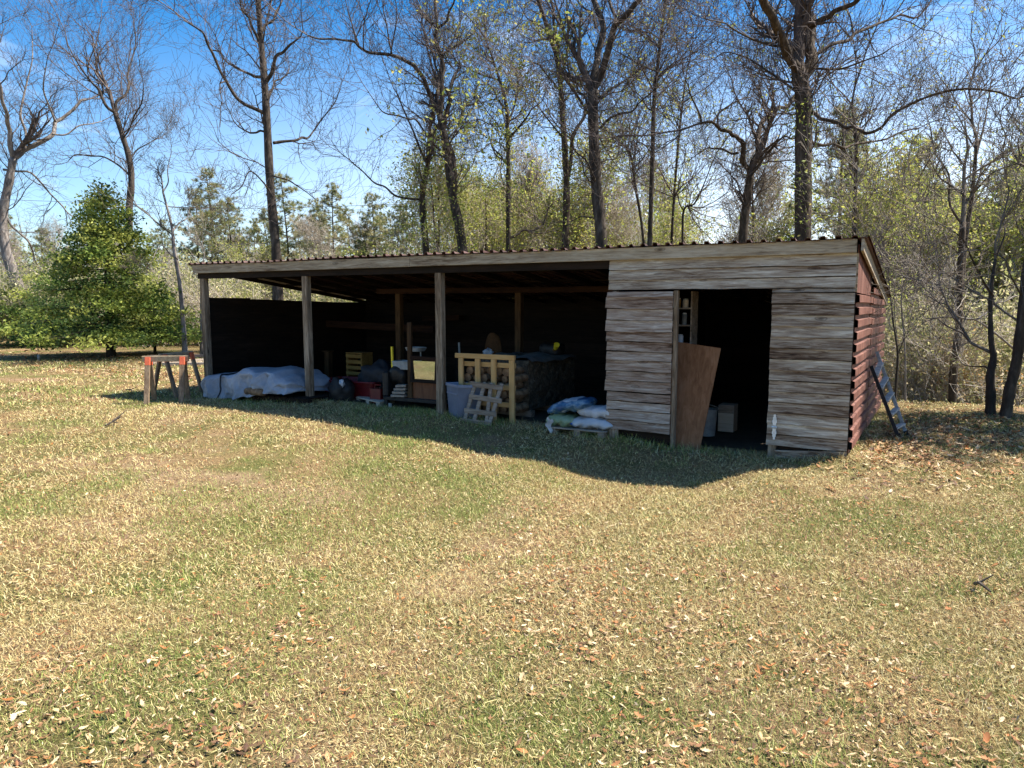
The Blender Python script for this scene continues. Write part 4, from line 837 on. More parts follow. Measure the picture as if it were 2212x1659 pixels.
traced_tree('twin_trunk_tree', 'twin-trunked bare tree with vine leaves low down, left of the two heavy trunks', 25.5, [(1000, 545), (978, 422), (964, 324), (950, 250)], 25, 13,
    [([(950, 250), (920, 182), (897, 145), (863, 125), (833, 117), (795, 113), (765, 90), (720, 84), (664, 76)], 10, 3, -3), ([(950, 250), (954, 169), (951, 118), (944, 51), (941, -10)], 11, 6, 1), ([(980, 430), (976, 330), (972, 216), (960, 190), (935, 150)], 14, 6, 2.5), ([(972, 216), (980, 165), (988, 135), (975, 115)], 7, 2, 2),
     ([(992, 270), (1003, 230), (1025, 205), (1049, 182), (1064, 160)], 6, 2, 3), ([(946, 60), (970, 25), (985, -10)], 6, 3, -1), ([(940, 50), (915, 30), (890, -5)], 5, 2, 2), ([(990, 262), (1035, 258), (1075, 275)], 4, 1.5, 2), ([(968, 340), (900, 260), (860, 250), (810, 220)], 5, 2, -2), ([(951, 118), (1000, 90), (1030, 60)], 5, 2, 2)], twigs=1.25, vine=(.0, .55, 900, .16))
traced_tree('budding_tree', 'leafing tree with yellow-green buds right of the twin-trunked tree', 27, [(1098, 540), (1098, 338), (1096, 236)], 13, 8,
    [([(1096, 240), (1070, 200), (1050, 180)], 5, 2, 1), ([(1097, 300), (1140, 250), (1170, 220)], 5, 2, -2), ([(1098, 260), (1120, 190), (1110, 140)], 5, 2, 1), ([(1100, 515), (1130, 497), (1170, 488), (1185, 450), (1215, 430)], 6, 2, 2), ([(1098, 350), (1060, 310), (1030, 330)], 4, 1.5, -2)], twigs=1.1, buds=(1500, (.06, .13), 3), vine=(.0, .8, 800, .22))
traced_tree('bare_tree', 'slim tall bare tree with vine leaves beside the heavy dark forked tree', 24, [(1221, 560), (1224, 405), (1218, 287), (1207, 145), (1190, 84), (1160, -8)], 18, 8,
    [([(1210, 170), (1205, 100), (1195, 20), (1190, -10)], 8, 4, 1), ([(1224, 395), (1234, 340), (1262, 253), (1272, 225)], 10, 6, 1.5), ([(1207, 150), (1225, 175), (1258, 225)], 9, 6, .8), ([(1212, 200), (1180, 160), (1150, 140)], 4, 1.5, -2), ([(1190, 84), (1140, 40), (1120, 10)], 4, 1.5, 1), ([(1218, 300), (1170, 240), (1150, 200)], 4, 2, 2)], bark='bark_brown', twigs=1.1, vine=(.0, .6, 700, .14))
traced_tree('forked_tree', 'heavy dark tree forking into two thick stems behind the middle of the roof', 22, [(1301, 548), (1289, 405), (1282, 270), (1282, 196)], 28, 22,
    [([(1282, 200), (1288, 140), (1292, 111), (1289, 17), (1284, -15)], 17, 12, 1), ([(1283, 190), (1305, 140), (1316, 101), (1329, 54), (1360, 25), (1392, -10)], 17, 10, -1.5), ([(1275, 245), (1262, 205), (1245, 179), (1215, 150)], 7, 3, 1.5), ([(1295, 212), (1342, 179), (1383, 149), (1420, 120)], 6, 2, 2), ([(1296, 278), (1340, 245), (1380, 223), (1430, 180)], 6, 2, -2.5),
     ([(1329, 54), (1322, 20), (1318, -10)], 9, 6, 1), ([(1287, 60), (1265, 20), (1250, -10)], 6, 3, 2), ([(1289, 400), (1265, 345), (1235, 310), (1215, 280)], 5, 2, -2), ([(1300, 470), (1262, 468), (1235, 478)], 4, 1.5, 1)], bark='bark', twigs=1.25, vine=(.02, .3, 200, .1))
traced_tree('slim_tree', 'thin dark tree between the heavy forked tree and the crooked tree', 23, [(1403, 545), (1409, 360), (1413, 220), (1419, 160), (1428, 80), (1439, -8)], 12, 6,
    [([(1412, 240), (1385, 210), (1370, 190)], 4, 1.5, 1), ([(1419, 160), (1440, 120), (1460, 90)], 3, 1.5, -1.5), ([(1408, 330), (1370, 310), (1345, 330)], 3, 1.5, 2), ([(1414, 200), (1380, 130), (1386, 100)], 4, 1.5, -1)], twigs=1.1)
traced_tree('slim_tree', 'thin leaning tree left of the crooked tree, reaching low over the roof', 25, [(1392, 545), (1372, 400), (1360, 330), (1330, 300)], 7, 4, [([(1366, 350), (1369, 300), (1371, 285)], 3, 1.5, 1)], twigs=1.1, buds=(700, (.05, .1), 2))
traced_tree('slim_tree', 'thin straight stem with buds, right beside the crooked tree', 26, [(1450, 545), (1458, 400), (1470, 260), (1480, 180)], 7, 4, [([(1455, 430), (1490, 390), (1520, 360)], 3, 1.5, 1), ([(1468, 280), (1450, 230), (1440, 190)], 3, 1.5, -1)], twigs=1.1, buds=(900, (.05, .1), 2))
traced_tree('slim_tree', 'low forked sapling with a kinked stem under the crooked tree', 24, [(1474, 545), (1477, 455), (1500, 440), (1520, 400)], 6, 3, [([(1477, 456), (1463, 420), (1440, 400)], 3, 1.5, -1)], twigs=1.0)
traced_tree('crooked_tree', 'crooked low tree with a kinked left arm, beside the massive trunk', 21.5, [(1604, 535), (1612, 440), (1621, 376)], 22, 16,
    [([(1624, 372), (1638, 330), (1639, 288), (1648, 262), (1659, 250), (1685, 232), (1712, 212), (1735, 180)], 13, 7, 2), ([(1618, 365), (1603, 345), (1604, 308), (1590, 294), (1575, 284), (1556, 280), (1539, 264), (1513, 266)], 12, 5, -1.5), ([(1515, 268), (1506, 235), (1490, 200), (1478, 165)], 5, 2, -1), ([(1594, 330), (1560, 322), (1528, 320), (1490, 345)], 6, 2, 1.5), ([(1540, 265), (1580, 225), (1620, 210)], 5, 2, 1.5), ([(1620, 378), (1650, 340), (1680, 305), (1710, 300)], 7, 3, -2)], bark='bark_brown', twigs=1.2)
traced_tree('massive_tree', 'massive dark trunk towering behind the right end of the shed roof', 17.5, [(1733, 540), (1735, 360), (1735, 224), (1727, 168)], 38, 33,
    [([(1727, 172), (1712, 135), (1695, 100), (1680, 64), (1667, 32), (1645, -12)], 23, 16, -1.5), ([(1732, 172), (1747, 100), (1751, 40), (1753, -12)], 27, 22, 1.2), ([(1750, 60), (1775, 42), (1803, 24), (1847, 6), (1890, -8)], 14, 7, -2), ([(1748, 240), (1771, 256), (1800, 262), (1827, 276), (1871, 288), (1927, 248), (2007, 208), (2087, 192), (2160, 200), (2212, 208)], 9, 3, -3),
     ([(1748, 306), (1780, 314), (1823, 320), (1880, 306), (1915, 300), (1987, 276)], 8, 3, 1.5), ([(1745, 125), (1800, 95), (1847, 72), (1900, 50), (1947, 32), (2007, 8)], 9, 4, 2), ([(1707, 128), (1680, 80), (1655, 92), (1620, 86)], 6, 2, 2.5), ([(1751, 50), (1725, 20), (1700, -10)], 11, 7, 2), ([(1722, 200), (1660, 155), (1600, 120), (1540, 130)], 6, 2, 3), ([(1745, 150), (1800, 150), (1870, 130), (1930, 100)], 6, 2, -1.5), ([(1695, 100), (1640, 90), (1580, 60), (1520, 40)], 6, 2, -2)],
    bark='bark_brown', twigs=1.35, vine=(.03, .75, 900, .13), ext=2.5)
traced_tree('slim_tree', 'short dark stem just above the right corner of the roof', 22, [(1843, 540), (1846, 440), (1850, 330), (1845, 260)], 11, 6, [([(1847, 400), (1880, 360), (1920, 330)], 4, 2, 1), ([(1848, 360), (1815, 320), (1800, 300)], 4, 2, -1)], bark='bark_black', twigs=1.1, buds=(500, (.04, .08), 2))
traced_tree('right_tree', 'grey bare tree standing right of the shed among the pines', 20, [(2073, 720), (2083, 540), (2100, 420), (2110, 300)], 13, 7, [([(2090, 500), (2050, 430), (2020, 330), (2005, 260)], 6, 2, 1), ([(2100, 420), (2150, 370), (2212, 350)], 5, 2, -1), ([(2080, 560), (2020, 520), (1960, 530), (1900, 540)], 4, 1.5, -1.5), ([(2110, 330), (2130, 250), (2140, 180)], 5, 2, 1)], bark='bark_brown', twigs=.45, twig='twig_mid', buds=(500, (.04, .08), 2))
t_ = gt(2140, 896); traced_tree('black_tree', 'near-black bent trunk at the edge of the clearing right of the ladder', t_, [(2140, 898), (2140, 850), (2139, 811), (2146, 770), (2141, 736), (2140, 640), (2150, 560)], 22, 6, [([(2137, 800), (2110, 792), (2080, 786)], 5, 2, 1), ([(2150, 560), (2165, 470), (2190, 400)], 4, 2, 1), ([(2146, 640), (2100, 560), (2060, 500)], 5, 2, -1)], bark='bark_black', twigs=.45, twig='twig_mid', ext=2.0)
t_ = gt(2172, 901); traced_tree('leaning_tree', 'thick brown leaning trunk at the right end of the clearing', t_, [(2170, 902), (2182, 840), (2196, 781), (2207, 690), (2216, 600), (2232, 480)], 24, 17, [([(2207, 640), (2170, 560), (2110, 540)], 4, 2, -1), ([(2216, 600), (2260, 480), (2290, 380)], 8, 4, 1)], bark='bark_brown', twigs=.45, twig='twig_mid', ext=2.0)
traced_tree('brown_tree', 'straight brown trunk in the olive woods right of the shed', 18, [(2056, 890), (2060, 800), (2071, 706), (2074, 592), (2080, 480)], 17, 12, [([(2072, 660), (2045, 620), (2010, 600)], 4, 2, 1), ([(2074, 620), (2120, 560), (2150, 520)], 4, 2, 1)], bark='bark_brown', twigs=.45, twig='twig_mid', ext=2.5)
traced_tree('young_tree', 'thin dark curved stem in front of the brown thicket, beside the ladder', 15.5, [(1932, 884), (1936, 820), (1939, 762), (1930, 700), (1925, 650)], 6, 3, [([(1938, 770), (1955, 720), (1960, 680)], 2.5, 1.5, .5)], bark='bark_black', twigs=.8, ext=1.2)
traced_tree('dead_branch_tree', 'bleached dead sapling with a kinked white branch right of the shed', 16, [(2240, 800), (2190, 754), (2150, 720), (2109, 692), (2085, 688), (2066, 680), (2064, 650)], 6, 2.5, [([(2109, 690), (2150, 655), (2190, 640), (2212, 636)], 4, 2, .6), ([(2085, 688), (2060, 660), (2040, 662)], 2.5, 1.5, .5)], base=False, bark='bark_pale', twig='twig_pale', twigs=.35, ext=.6)
traced_tree('dead_branch_tree', 'bleached dead stem with bare forked twigs behind the eave of the shed', 16.5, [(1955, 760), (1947, 660), (1950, 620), (1955, 606)], 4, 2, [([(1952, 606), (1968, 604), (1980, 608)], 2.5, 1.5, .4), ([(1950, 630), (1970, 645), (1988, 652)], 2.5, 1.5, -.4)], bark='bark_pale', twig='twig_pale', twigs=.3, ext=.5)

# the big evergreen on the lawn edge: layered sprays of leaves round a short trunk
def evergreen(u, v, label, prof, n_cl, seed, t=None, pal=GREEN, leaf=(.06, .105), per=80, trunk_w=.16, name='evergreen_tree', sp=(.22, .22, .10)):
    t = t or ground_t(u, v); p = at(u, v, t); z0 = gz(p[0], p[1]); H_ = prof[-1][0]; rs = np.random.RandomState(seed); rg = random.Random(seed)
    root = thing(name, (p[0], p[1], z0), label, 'tree'); mb = MB(); mb.tube([(p[0], p[1], z0-.1), (p[0]+.05, p[1], z0+H_*.4), (p[0], p[1]+.05, z0+H_*.9)], [trunk_w, trunk_w*.7, .03], 8)
    cs = []
    for _ in range(n_cl):
        h = H_*rs.beta(1.15, 1.55); R_ = np.interp(h, [a for a, b in prof], [b for a, b in prof]); a = rs.uniform(0, 2*math.pi)
        lob = 1+.24*math.sin(3*a+seed+h*1.7)+.18*math.sin(7*a-h*4)+.10*math.sin(h*9+seed); r_ = R_*lob*(.50+.52*rs.random()**.6); c = np.array((p[0]+math.cos(a)*r_, p[1]+math.sin(a)*r_, z0+h-.12*r_+rs.normal(0, .08))); c[2] = max(c[2], z0+.55+.25*rs.random_sample())
        cs.append(c)
        if rs.random() < .35: mb.tube([(p[0], p[1], min(c[2]+.1, z0+H_*.95)), (p[0]+(c[0]-p[0])*.6, p[1]+(c[1]-p[1])*.6, c[2]+.06), tuple(c)], [.03, .02, .008], 4)
    mb.build('trunk', M['bark_black'], root, smooth=True)
    leaf_mesh('foliage', cs, leaf, pal, root, seed=seed, per=per, spread=sp, flat=.25, clump=True)
    return root
evergreen(240, 771, 'big broad evergreen with yellow-green sunlit foliage, standing at the edge of the lawn', [(0, 2.0), (.5, 2.6), (1.3, 2.4), (2.1, 1.8), (3.1, 1.35), (4.1, .95), (4.9, .55), (5.6, .1)], 430, 3)
evergreen(118, 764, 'low spreading yellow-green evergreen beside the foot of the leaning oak', [(0, 1.0), (.7, 2.6), (1.5, 2.6), (2.4, 1.8), (3.2, .4)], 230, 5, t=31.5, trunk_w=.1)
evergreen(335, 772, 'rounded low evergreen bush at the right foot of the big evergreen', [(0, .7), (.4, 1.5), (.9, 1.5), (1.5, 1.0), (2.0, .2)], 90, 9, t=26.5, trunk_w=.06)
evergreen(-10, 752, 'rounded evergreen bush cut by the left edge of the view', [(0, 1.0), (.7, 1.9), (1.6, 1.8), (2.6, 1.1), (3.6, .3)], 120, 12, t=38)

# woods behind: a few trees of each kind, copied
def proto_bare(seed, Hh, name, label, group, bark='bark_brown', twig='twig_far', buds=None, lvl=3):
    rg = random.Random(seed); o = thing(name, (0, 0, 0), label, 'tree', group); mb = MB(); segs = []; tips = []
    pts = [np.array((0, 0, -.3))]; d = np.array((rg.gauss(0, .05), rg.gauss(0, .05), 1.))
    for k in range(9): d[:2] += (rg.gauss(0, .06), rg.gauss(0, .06)); pts.append(pts[-1]+d*Hh*.085)
    n = 24; ln = smooth_line(pts, n); r0 = Hh*.011; rr = [r0*(1-.78*q/n) for q in range(n+1)]; mb.tube(ln, rr, 7)
    for q in range(7, n+1):
        for _ in range(1 if q < n-6 else 2):
            a = rg.uniform(0, 6.283); e = rg.uniform(.35, .95); c = (math.cos(a)*math.cos(e), math.sin(a)*math.cos(e), math.sin(e)); f = q/n
            grow(segs, ln[q], c, Hh*rg.uniform(.14, .27)*(1.15-.6*f), rr[q]*.5, lvl, rg, .09, .17, tips)
    mb.build('trunk', M[bark], o, smooth=True); seg_mesh('branches', M[twig], segs, o, .007)
    if buds:
        rs = np.random.RandomState(seed); T_ = np.array(tips); T_ = T_[rs.choice(len(T_), min(len(T_), buds[0]), replace=False)]; leaf_mesh('young_leaves', T_, buds[1], buds[3] if len(buds) > 3 else BUD, o, seed=seed, per=buds[2], spread=.16)
    return o
PINE = [(.20, .225, .085), (.28, .285, .115), (.36, .335, .15), (.13, .155, .06), (.42, .37, .19)]
def proto_pine(seed, Hh, name, label, group, pal=PINE, h0=.38):
    rg = random.Random(seed); rs = np.random.RandomState(seed); o = thing(name, (0, 0, 0), label, 'tree', group); mb = MB(); segs = []; T_ = []
    ln = smooth_line([(0, 0, -.3), (rg.gauss(0, .15), rg.gauss(0, .15), Hh*.5), (rg.gauss(0, .2), rg.gauss(0, .2), Hh)], 16); mb.tube(ln, [Hh*.0115*(1-.85*q/16) for q in range(17)], 7)
    for k in range(46):
        f = h0+(1-h0)*(k/46)**.9; q = ln[min(15, int(f*16))]; z = f*Hh; a = rg.uniform(0, 6.283); R_ = Hh*.20*(1-((f-h0)/(1-h0))**1.6)*rg.uniform(.55, 1.15)+.25; el = rg.uniform(-.12, .45)
        e = np.array((q[0]+math.cos(a)*R_, q[1]+math.sin(a)*R_, z+R_*math.sin(el))); s_ = np.array((q[0], q[1], z)); segs.append((*s_, *e, .035, .012))
        for j in range(int(5+R_*4)):
            g_ = rg.uniform(.35, 1.05); T_.append(s_+(e-s_)*g_+np.array((rg.gauss(0, .22), rg.gauss(0, .22), rg.gauss(.08, .14))))
    T_.append(ln[-1]); mb.build('trunk', M['bark_brown'], o, smooth=True); seg_mesh('branches', M['twig'], segs, o, .012)
    T_ = np.repeat(np.array(T_), 30, 0); n = len(T_); d = rs.normal(0, 1, (n, 3)); d[:, 2] += .5; d /= np.linalg.norm(d, axis=1)[:, None]; w = np.cross(d, rs.normal(0, 1, (n, 3))); w /= np.linalg.norm(w, axis=1)[:, None]
    Lq = rs.uniform(.18, .36, (n, 1)); V = np.stack([T_-w*.014, T_+w*.014, T_+d*Lq], 1).reshape(-1, 3); pal = np.array(pal)
    tri_mesh('needles', M['leaf'], V, np.arange(3*n).reshape(-1, 3), pal[np.repeat(rs.randint(0, len(pal), n//30), 30)]*rs.uniform(.7, 1.3, (n, 1)), o); return o
def proto_shrub(seed, Hh, name, label, group, pal, nleaf, size, twig='twig_pale'):
    rg = random.Random(seed); o = thing(name, (0, 0, 0), label, 'shrub', group); segs = []; tips = []
    for k in range(11):
        a = rg.uniform(0, 6.283); e = rg.uniform(.7, 1.45); grow(segs, (rg.gauss(0, .12), rg.gauss(0, .12), -.05), (math.cos(a)*math.cos(e), math.sin(a)*math.cos(e), math.sin(e)), Hh*rg.uniform(.6, 1.05), .018, 2, rg, .10, .16, tips)
    seg_mesh('stems', M[twig], segs, o, .006)
    if nleaf:
        rs = np.random.RandomState(seed); T_ = np.array(tips); leaf_mesh('leaves', T_[rs.randint(0, len(T_), nleaf)], size, pal, o, seed=seed, spread=.14*Hh/2)
    return o
TAN = [(.42, .35, .22), (.52, .43, .27), (.35, .28, .18), (.46, .43, .22), (.32, .32, .14)]
OLIVE = [(.32, .33, .13), (.43, .42, .19), (.53, .49, .25), (.23, .25, .10), (.58, .52, .32)]
RUST = [(.44, .26, .11), (.52, .34, .16), (.34, .20, .09), (.42, .34, .17)]
G1, G2, G3, G4 = 'bare trees in the woods behind the shed', 'leafing trees in the woods behind the shed', 'pines in the woods behind the shed', 'shrubs along the edge of the woods'
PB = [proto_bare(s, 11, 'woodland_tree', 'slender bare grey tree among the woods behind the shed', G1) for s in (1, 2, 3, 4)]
PL = [proto_bare(s+40, 9, 'leafing_tree', 'slender tree with sparse yellow-green young leaves in the woods', G2, buds=(1900, (.05, .10), 3), lvl=2) for s in (1, 2, 3)]
PP = [proto_pine(s+80, 12, 'pine_tree', 'olive-green pine with a bare lower trunk in the woods', G3) for s in (1, 2, 3)]
PS = [proto_shrub(121, 2.2, 'shrub', 'tan twiggy shrub with a few dead leaves at the edge of the woods', G4+', tan', TAN, 900, (.04, .08)), proto_shrub(122, 2.0, 'shrub', 'loose olive-green shrub at the edge of the woods', G4+', olive', OLIVE, 3200, (.045, .09)),
      proto_shrub(123, 2.4, 'shrub', 'bright yellow-green shrub at the edge of the woods', G4+', bright green', BUD+GREEN[:3], 3600, (.045, .09)), proto_shrub(124, 1.9, 'shrub', 'rusty orange-brown shrub at the edge of the woods', G4+', rusty', RUST, 2400, (.04, .08))]
used = set()
def plant(protos, u, t, scale, rg, k=None):
    o = protos[rg.randrange(len(protos)) if k is None else k]; d = ray(u, CY); p = C+d*t; loc = (p[0], p[1], gz(p[0], p[1])-.05); rz = rg.uniform(0, 6.283)
    if o.name not in used: used.add(o.name); o.location = loc; o.rotation_euler = (0, 0, rz); o.scale = (scale,)*3
    else: dup(o, loc, rz, scale)
rg = random.Random(77)
def scatter(protos, n, u0, u1, t0, t1, s0, s1, k=None):
    for j in range(n): plant(protos, u0+(u1-u0)*(j+rg.uniform(.1, .9))/n, rg.uniform(t0, t1), rg.uniform(s0, s1), rg, k)
scatter(PP, 12, -120, 400, 44, 62, .50, .74); scatter(PP, 20, 420, 920, 40, 56, .50, .80); scatter(PL, 6, 960, 1170, 30, 40, .85, 1.15)
scatter(PB, 12, -80, 620, 38, 56, .5, .8); scatter(PB, 10, 640, 1250, 34, 52, .55, .9); scatter(PB, 8, 1200, 1800, 32, 50, .5, .85); scatter(PB, 5, 1750, 2330, 28, 44, .6, .9)
scatter(PL, 13, 380, 920, 36, 50, .45, .75); scatter(PL, 8, 900, 1260, 30, 38, .8, 1.1); scatter(PL, 6, 1230, 1760, 30, 44, .7, .9); scatter(PL, 5, 1800, 2330, 24, 36, .8, 1.2)
scatter(PP, 6, 1770, 1990, 28, 42, .8, 1.1); scatter(PP, 7, 1960, 2360, 28, 44, .5, .8)
scatter(PS, 13, -120, 560, 31, 44, .8, 1.5, 0); scatter(PS, 13, -120, 560, 31, 44, .8, 1.5, 1); scatter(PS, 8, -120, 560, 31, 44, .8, 1.4, 2); scatter(PS, 7, 640, 1250, 30, 40, 1.0, 1.6, 1); scatter(PS, 6, 640, 1150, 30, 40, 1.0, 1.6, 2)
scatter(PS, 6, 1850, 2330, 19, 25, .7, 1.2, 0); scatter(PS, 8, 1850, 2330, 19, 25, .7, 1.3, 1); scatter(PS, 18, 1800, 2380, 24, 36, 1.4, 2.2, 1); scatter(PS, 2, 1960, 2060, 18.5, 21, .6, .9, 3)
scatter(PB, 9, 1000, 1780, 30, 42, .6, .9); scatter(PL, 13, 940, 1780, 27, 38, .75, 1.0); scatter(PB, 6, 1780, 2330, 26, 38, .7, 1.0); scatter(PL, 5, 1900, 2330, 24, 34, .9, 1.2); scatter(PP, 5, 1800, 2330, 34, 46, .9, 1.15); scatter(PP, 5, 1830, 2300, 24, 32, .7, .95); scatter(PB, 3, 960, 1780, 30, 38, .95, 1.15); scatter(PB, 2, 1850, 2330, 28, 36, 1.0, 1.2); scatter(PL, 4, 920, 1700, 29, 38, 1.15, 1.4); scatter(PL, 3, 1850, 2330, 26, 34, 1.2, 1.4); scatter(PL, 6, 1780, 2300, 22, 30, .9, 1.2); scatter(PP, 3, 1180, 1760, 38, 48, .45, .6)
for o in PB+PL+PP+PS:
    if o.name not in used: plant([o], 1500, 45, .7, rg)
# a dense pine outside the view on the right: it is what throws the shade over the clearing
p_ = np.array((4.35, 5.5)); uu = C[:2]; t__ = float((p_-uu)@FWD[:2]/ (FWD[:2]@FWD[:2])); dd_ = np.array((*p_, 0))-C; tt = float(dd_@FWD); 
evergreen(CX+F*float(dd_@RGT)/tt, CY-F*float(dd_@UPV)/tt, 'dense evergreen just outside the right edge, shading the clearing', [(0, .3), (2.0, .8), (3.2, 1.6), (5.5, 1.7), (7.2, 1.1), (8.5, .2)], 260, 31, t=tt, trunk_w=.14)
# far woods closing the view: undergrowth and crowns too far to tell apart
def woods(name, label, uvs, dens, pal, size, seed):
    rs = np.random.RandomState(seed); P = []
    for (u0, u1, t0, t1, h0, h1, n) in uvs:
        for _ in range(n):
            u = rs.uniform(u0, u1); t_ = rs.uniform(t0, t1); q = C+ray(u, CY)*t_; hh = h0+(h1-h0)*fbm(np.array(u*.02), np.array(t_*.1), seed)
            P.append((q[0], q[1], gz(q[0], q[1])+hh*rs.random()**.75))
    o = leaf_mesh(name, P, size, pal, None, seed=seed, per=dens, spread=(.35, .35, .25), flat=.1); return tag(o, label, 'undergrowth', None, 'stuff')
woods('undergrowth', 'tan and olive undergrowth massed through the far woods on the left', [(-250, 660, 46, 75, 2.0, 6.0, 4200), (-250, 480, 40, 50, .8, 2.6, 2200)], 14, TAN+OLIVE, (.07, .15), 5)
woods('undergrowth', 'olive undergrowth massed down the slope on the right', [(1780, 2500, 28, 60, 1.5, 6.0, 5600)], 14, OLIVE+TAN[:3], (.06, .14), 6)
woods('undergrowth', 'green undergrowth in the low woods behind the middle of the shed', [(600, 960, 42, 65, 2.0, 5.5, 1500), (960, 1180, 42, 60, 1.0, 3.5, 600)], 13, OLIVE+TAN[:3]+BUD[:1], (.07, .15), 7)

# two thin utility wires across the woods on the left
for k, (pts, lb) in enumerate((([(-260, 470), (0, 496), (186, 516), (332, 528), (520, 528), (760, 514), (960, 500)], 'thin utility wire sagging low across the woods behind the evergreen'), ([(-260, 420), (60, 433), (264, 440), (465, 450), (718, 446), (980, 436)], 'thin utility wire higher up, above the pine tops'))):
    P = smooth_line([at(u, v, 29+j*.2) for j, (u, v) in enumerate(pts)], 40); tag(MB().tube(P, .010, 4).build('utility_wire', M['alu'], None, origin=P[0]), lb, 'wire')

# ------------------------------------------------------------------ grass blades and dead leaves on the ground
rs = np.random.RandomState(11)
def polar(n, r0, r1, half=50, tilt=0):
    r = np.sqrt(rs.uniform(r0*r0, r1*r1, n)); a = rs.uniform(-rad(half), rad(half), n); hd = math.atan2(FWD[1], FWD[0])+tilt
    return C[0]+r*np.cos(hd+a), C[1]+r*np.sin(hd+a)
def inside_shed(x, y): return (x > -11.4) & (x < -.02) & (y > .35) & (y < 4.7)
STRAW = np.array([(.60, .50, .23), (.50, .395, .16), (.70, .61, .34), (.34, .23, .095), (.62, .53, .25), (.13, .08, .04), (.40, .27, .115), (.25, .15, .068)])
GRN = np.array([(.17, .225, .05), (.245, .30, .07), (.33, .36, .10), (.12, .165, .035), (.42, .42, .16)])
VV, FF, CC = [], [], []; base = 0
for (n, r0, r1, ln, wd) in ((230000, 2.2, 5.2, (.018, .050), .0023), (240000, 5.2, 9, (.022, .060), .0036), (210000, 9, 15, (.030, .075), .0058), (110000, 15, 27, (.05, .11), .014), ('wall', 0, 0, (.05, .15), .005), ('weed', 0, 0, (.03, .085), .004)):
    kind_ = n
    if n == 'wall': n = 9000; x = rs.uniform(-11.6, .3, n); y = rs.normal(-.02, .16, n)
    elif n == 'weed':
        cx_, cy_ = polar(150, 2.4, 12); n = 150*90; x = np.repeat(cx_, 90)+rs.normal(0, 1, n)*np.repeat(rs.uniform(.03, .13, 150), 90); y = np.repeat(cy_, 90)+rs.normal(0, 1, n)*np.repeat(rs.uniform(.03, .13, 150), 90)
    else: x, y = polar(n, r0, r1)
    keep = ~inside_shed(x, y)
    gm = fbm(x*.8, y*.8, 1)+.25*(fbm(x*3.1, y*3.1, 4)-.5); soil = fbm(x*.5+9, y*.5, 2); keep &= rs.random_sample(n) > (0 if kind_ in ('wall', 'weed') else 1)*np.clip((soil-.53)*4.5, 0, .85); x, y, gm = x[keep], y[keep], gm[keep]; n = len(x)
    z = hgt(x, y)-.003; az = rs.uniform(0, 2*math.pi, n); shade = ((y < .3) & (y > -1.3) & (x < 0) & (x > -11.5))
    green = (rs.random_sample(n) < .9) if kind_ == 'weed' else rs.random_sample(n) < np.clip((gm-.47)*3.6+.14, .06, .74); el = np.where(green, rs.uniform(.45, 1.35, n), rs.uniform(.05, 1.0, n)); l_ = rs.uniform(*ln, n)*np.where(green, 1.0, 1.0)
    d = np.stack([np.cos(az)*np.cos(el), np.sin(az)*np.cos(el), np.sin(el)], 1); w = np.stack([-np.sin(az), np.cos(az), rs.normal(0, .5, n)], 1); w /= np.linalg.norm(w, axis=1)[:, None]; w *= wd*rs.uniform(.6, 1.3, n)[:, None]*.5
    p = np.stack([x, y, z], 1); bend = rs.normal(0, .35, (n, 3)); bend[:, 2] = -np.abs(bend[:, 2])*.5; m = p+d*l_[:, None]*.55; t = m+(d+bend*.8)*l_[:, None]*.45; t[:, 2] = np.maximum(t[:, 2], z+.004)
    lift = np.where(green, 0, rs.random_sample(n)*.016)[:, None]*np.array([[0, 0, 1]])
    V = np.stack([p-w+lift, p+w+lift, m+w*.8+lift, m-w*.8+lift, t+lift], 1).reshape(-1, 3); i = np.arange(n)[:, None]*5+base
    q = np.concatenate([i+np.array([[0, 1, 2, 3]]), i+np.array([[3, 2, 4, 4]])], 0)
    c = np.where(green[:, None], GRN[rs.randint(0, len(GRN), n)], STRAW[rs.randint(0, len(STRAW), n)])*rs.uniform(.75, 1.2, (n, 1))
    VV.append(V); FF.append(np.concatenate([np.concatenate([i+[[0, 1, 2]], i+[[0, 2, 3]], i+[[3, 2, 4]]], 0)], 0)); CC.append(np.concatenate([c, c, c], 0)); base += n*5
tag(tri_mesh('grass', M['grass'], np.concatenate(VV), np.concatenate(FF), np.concatenate(CC)), 'short dormant straw-coloured grass with patches of green over the lawn', 'grass', None, 'stuff')
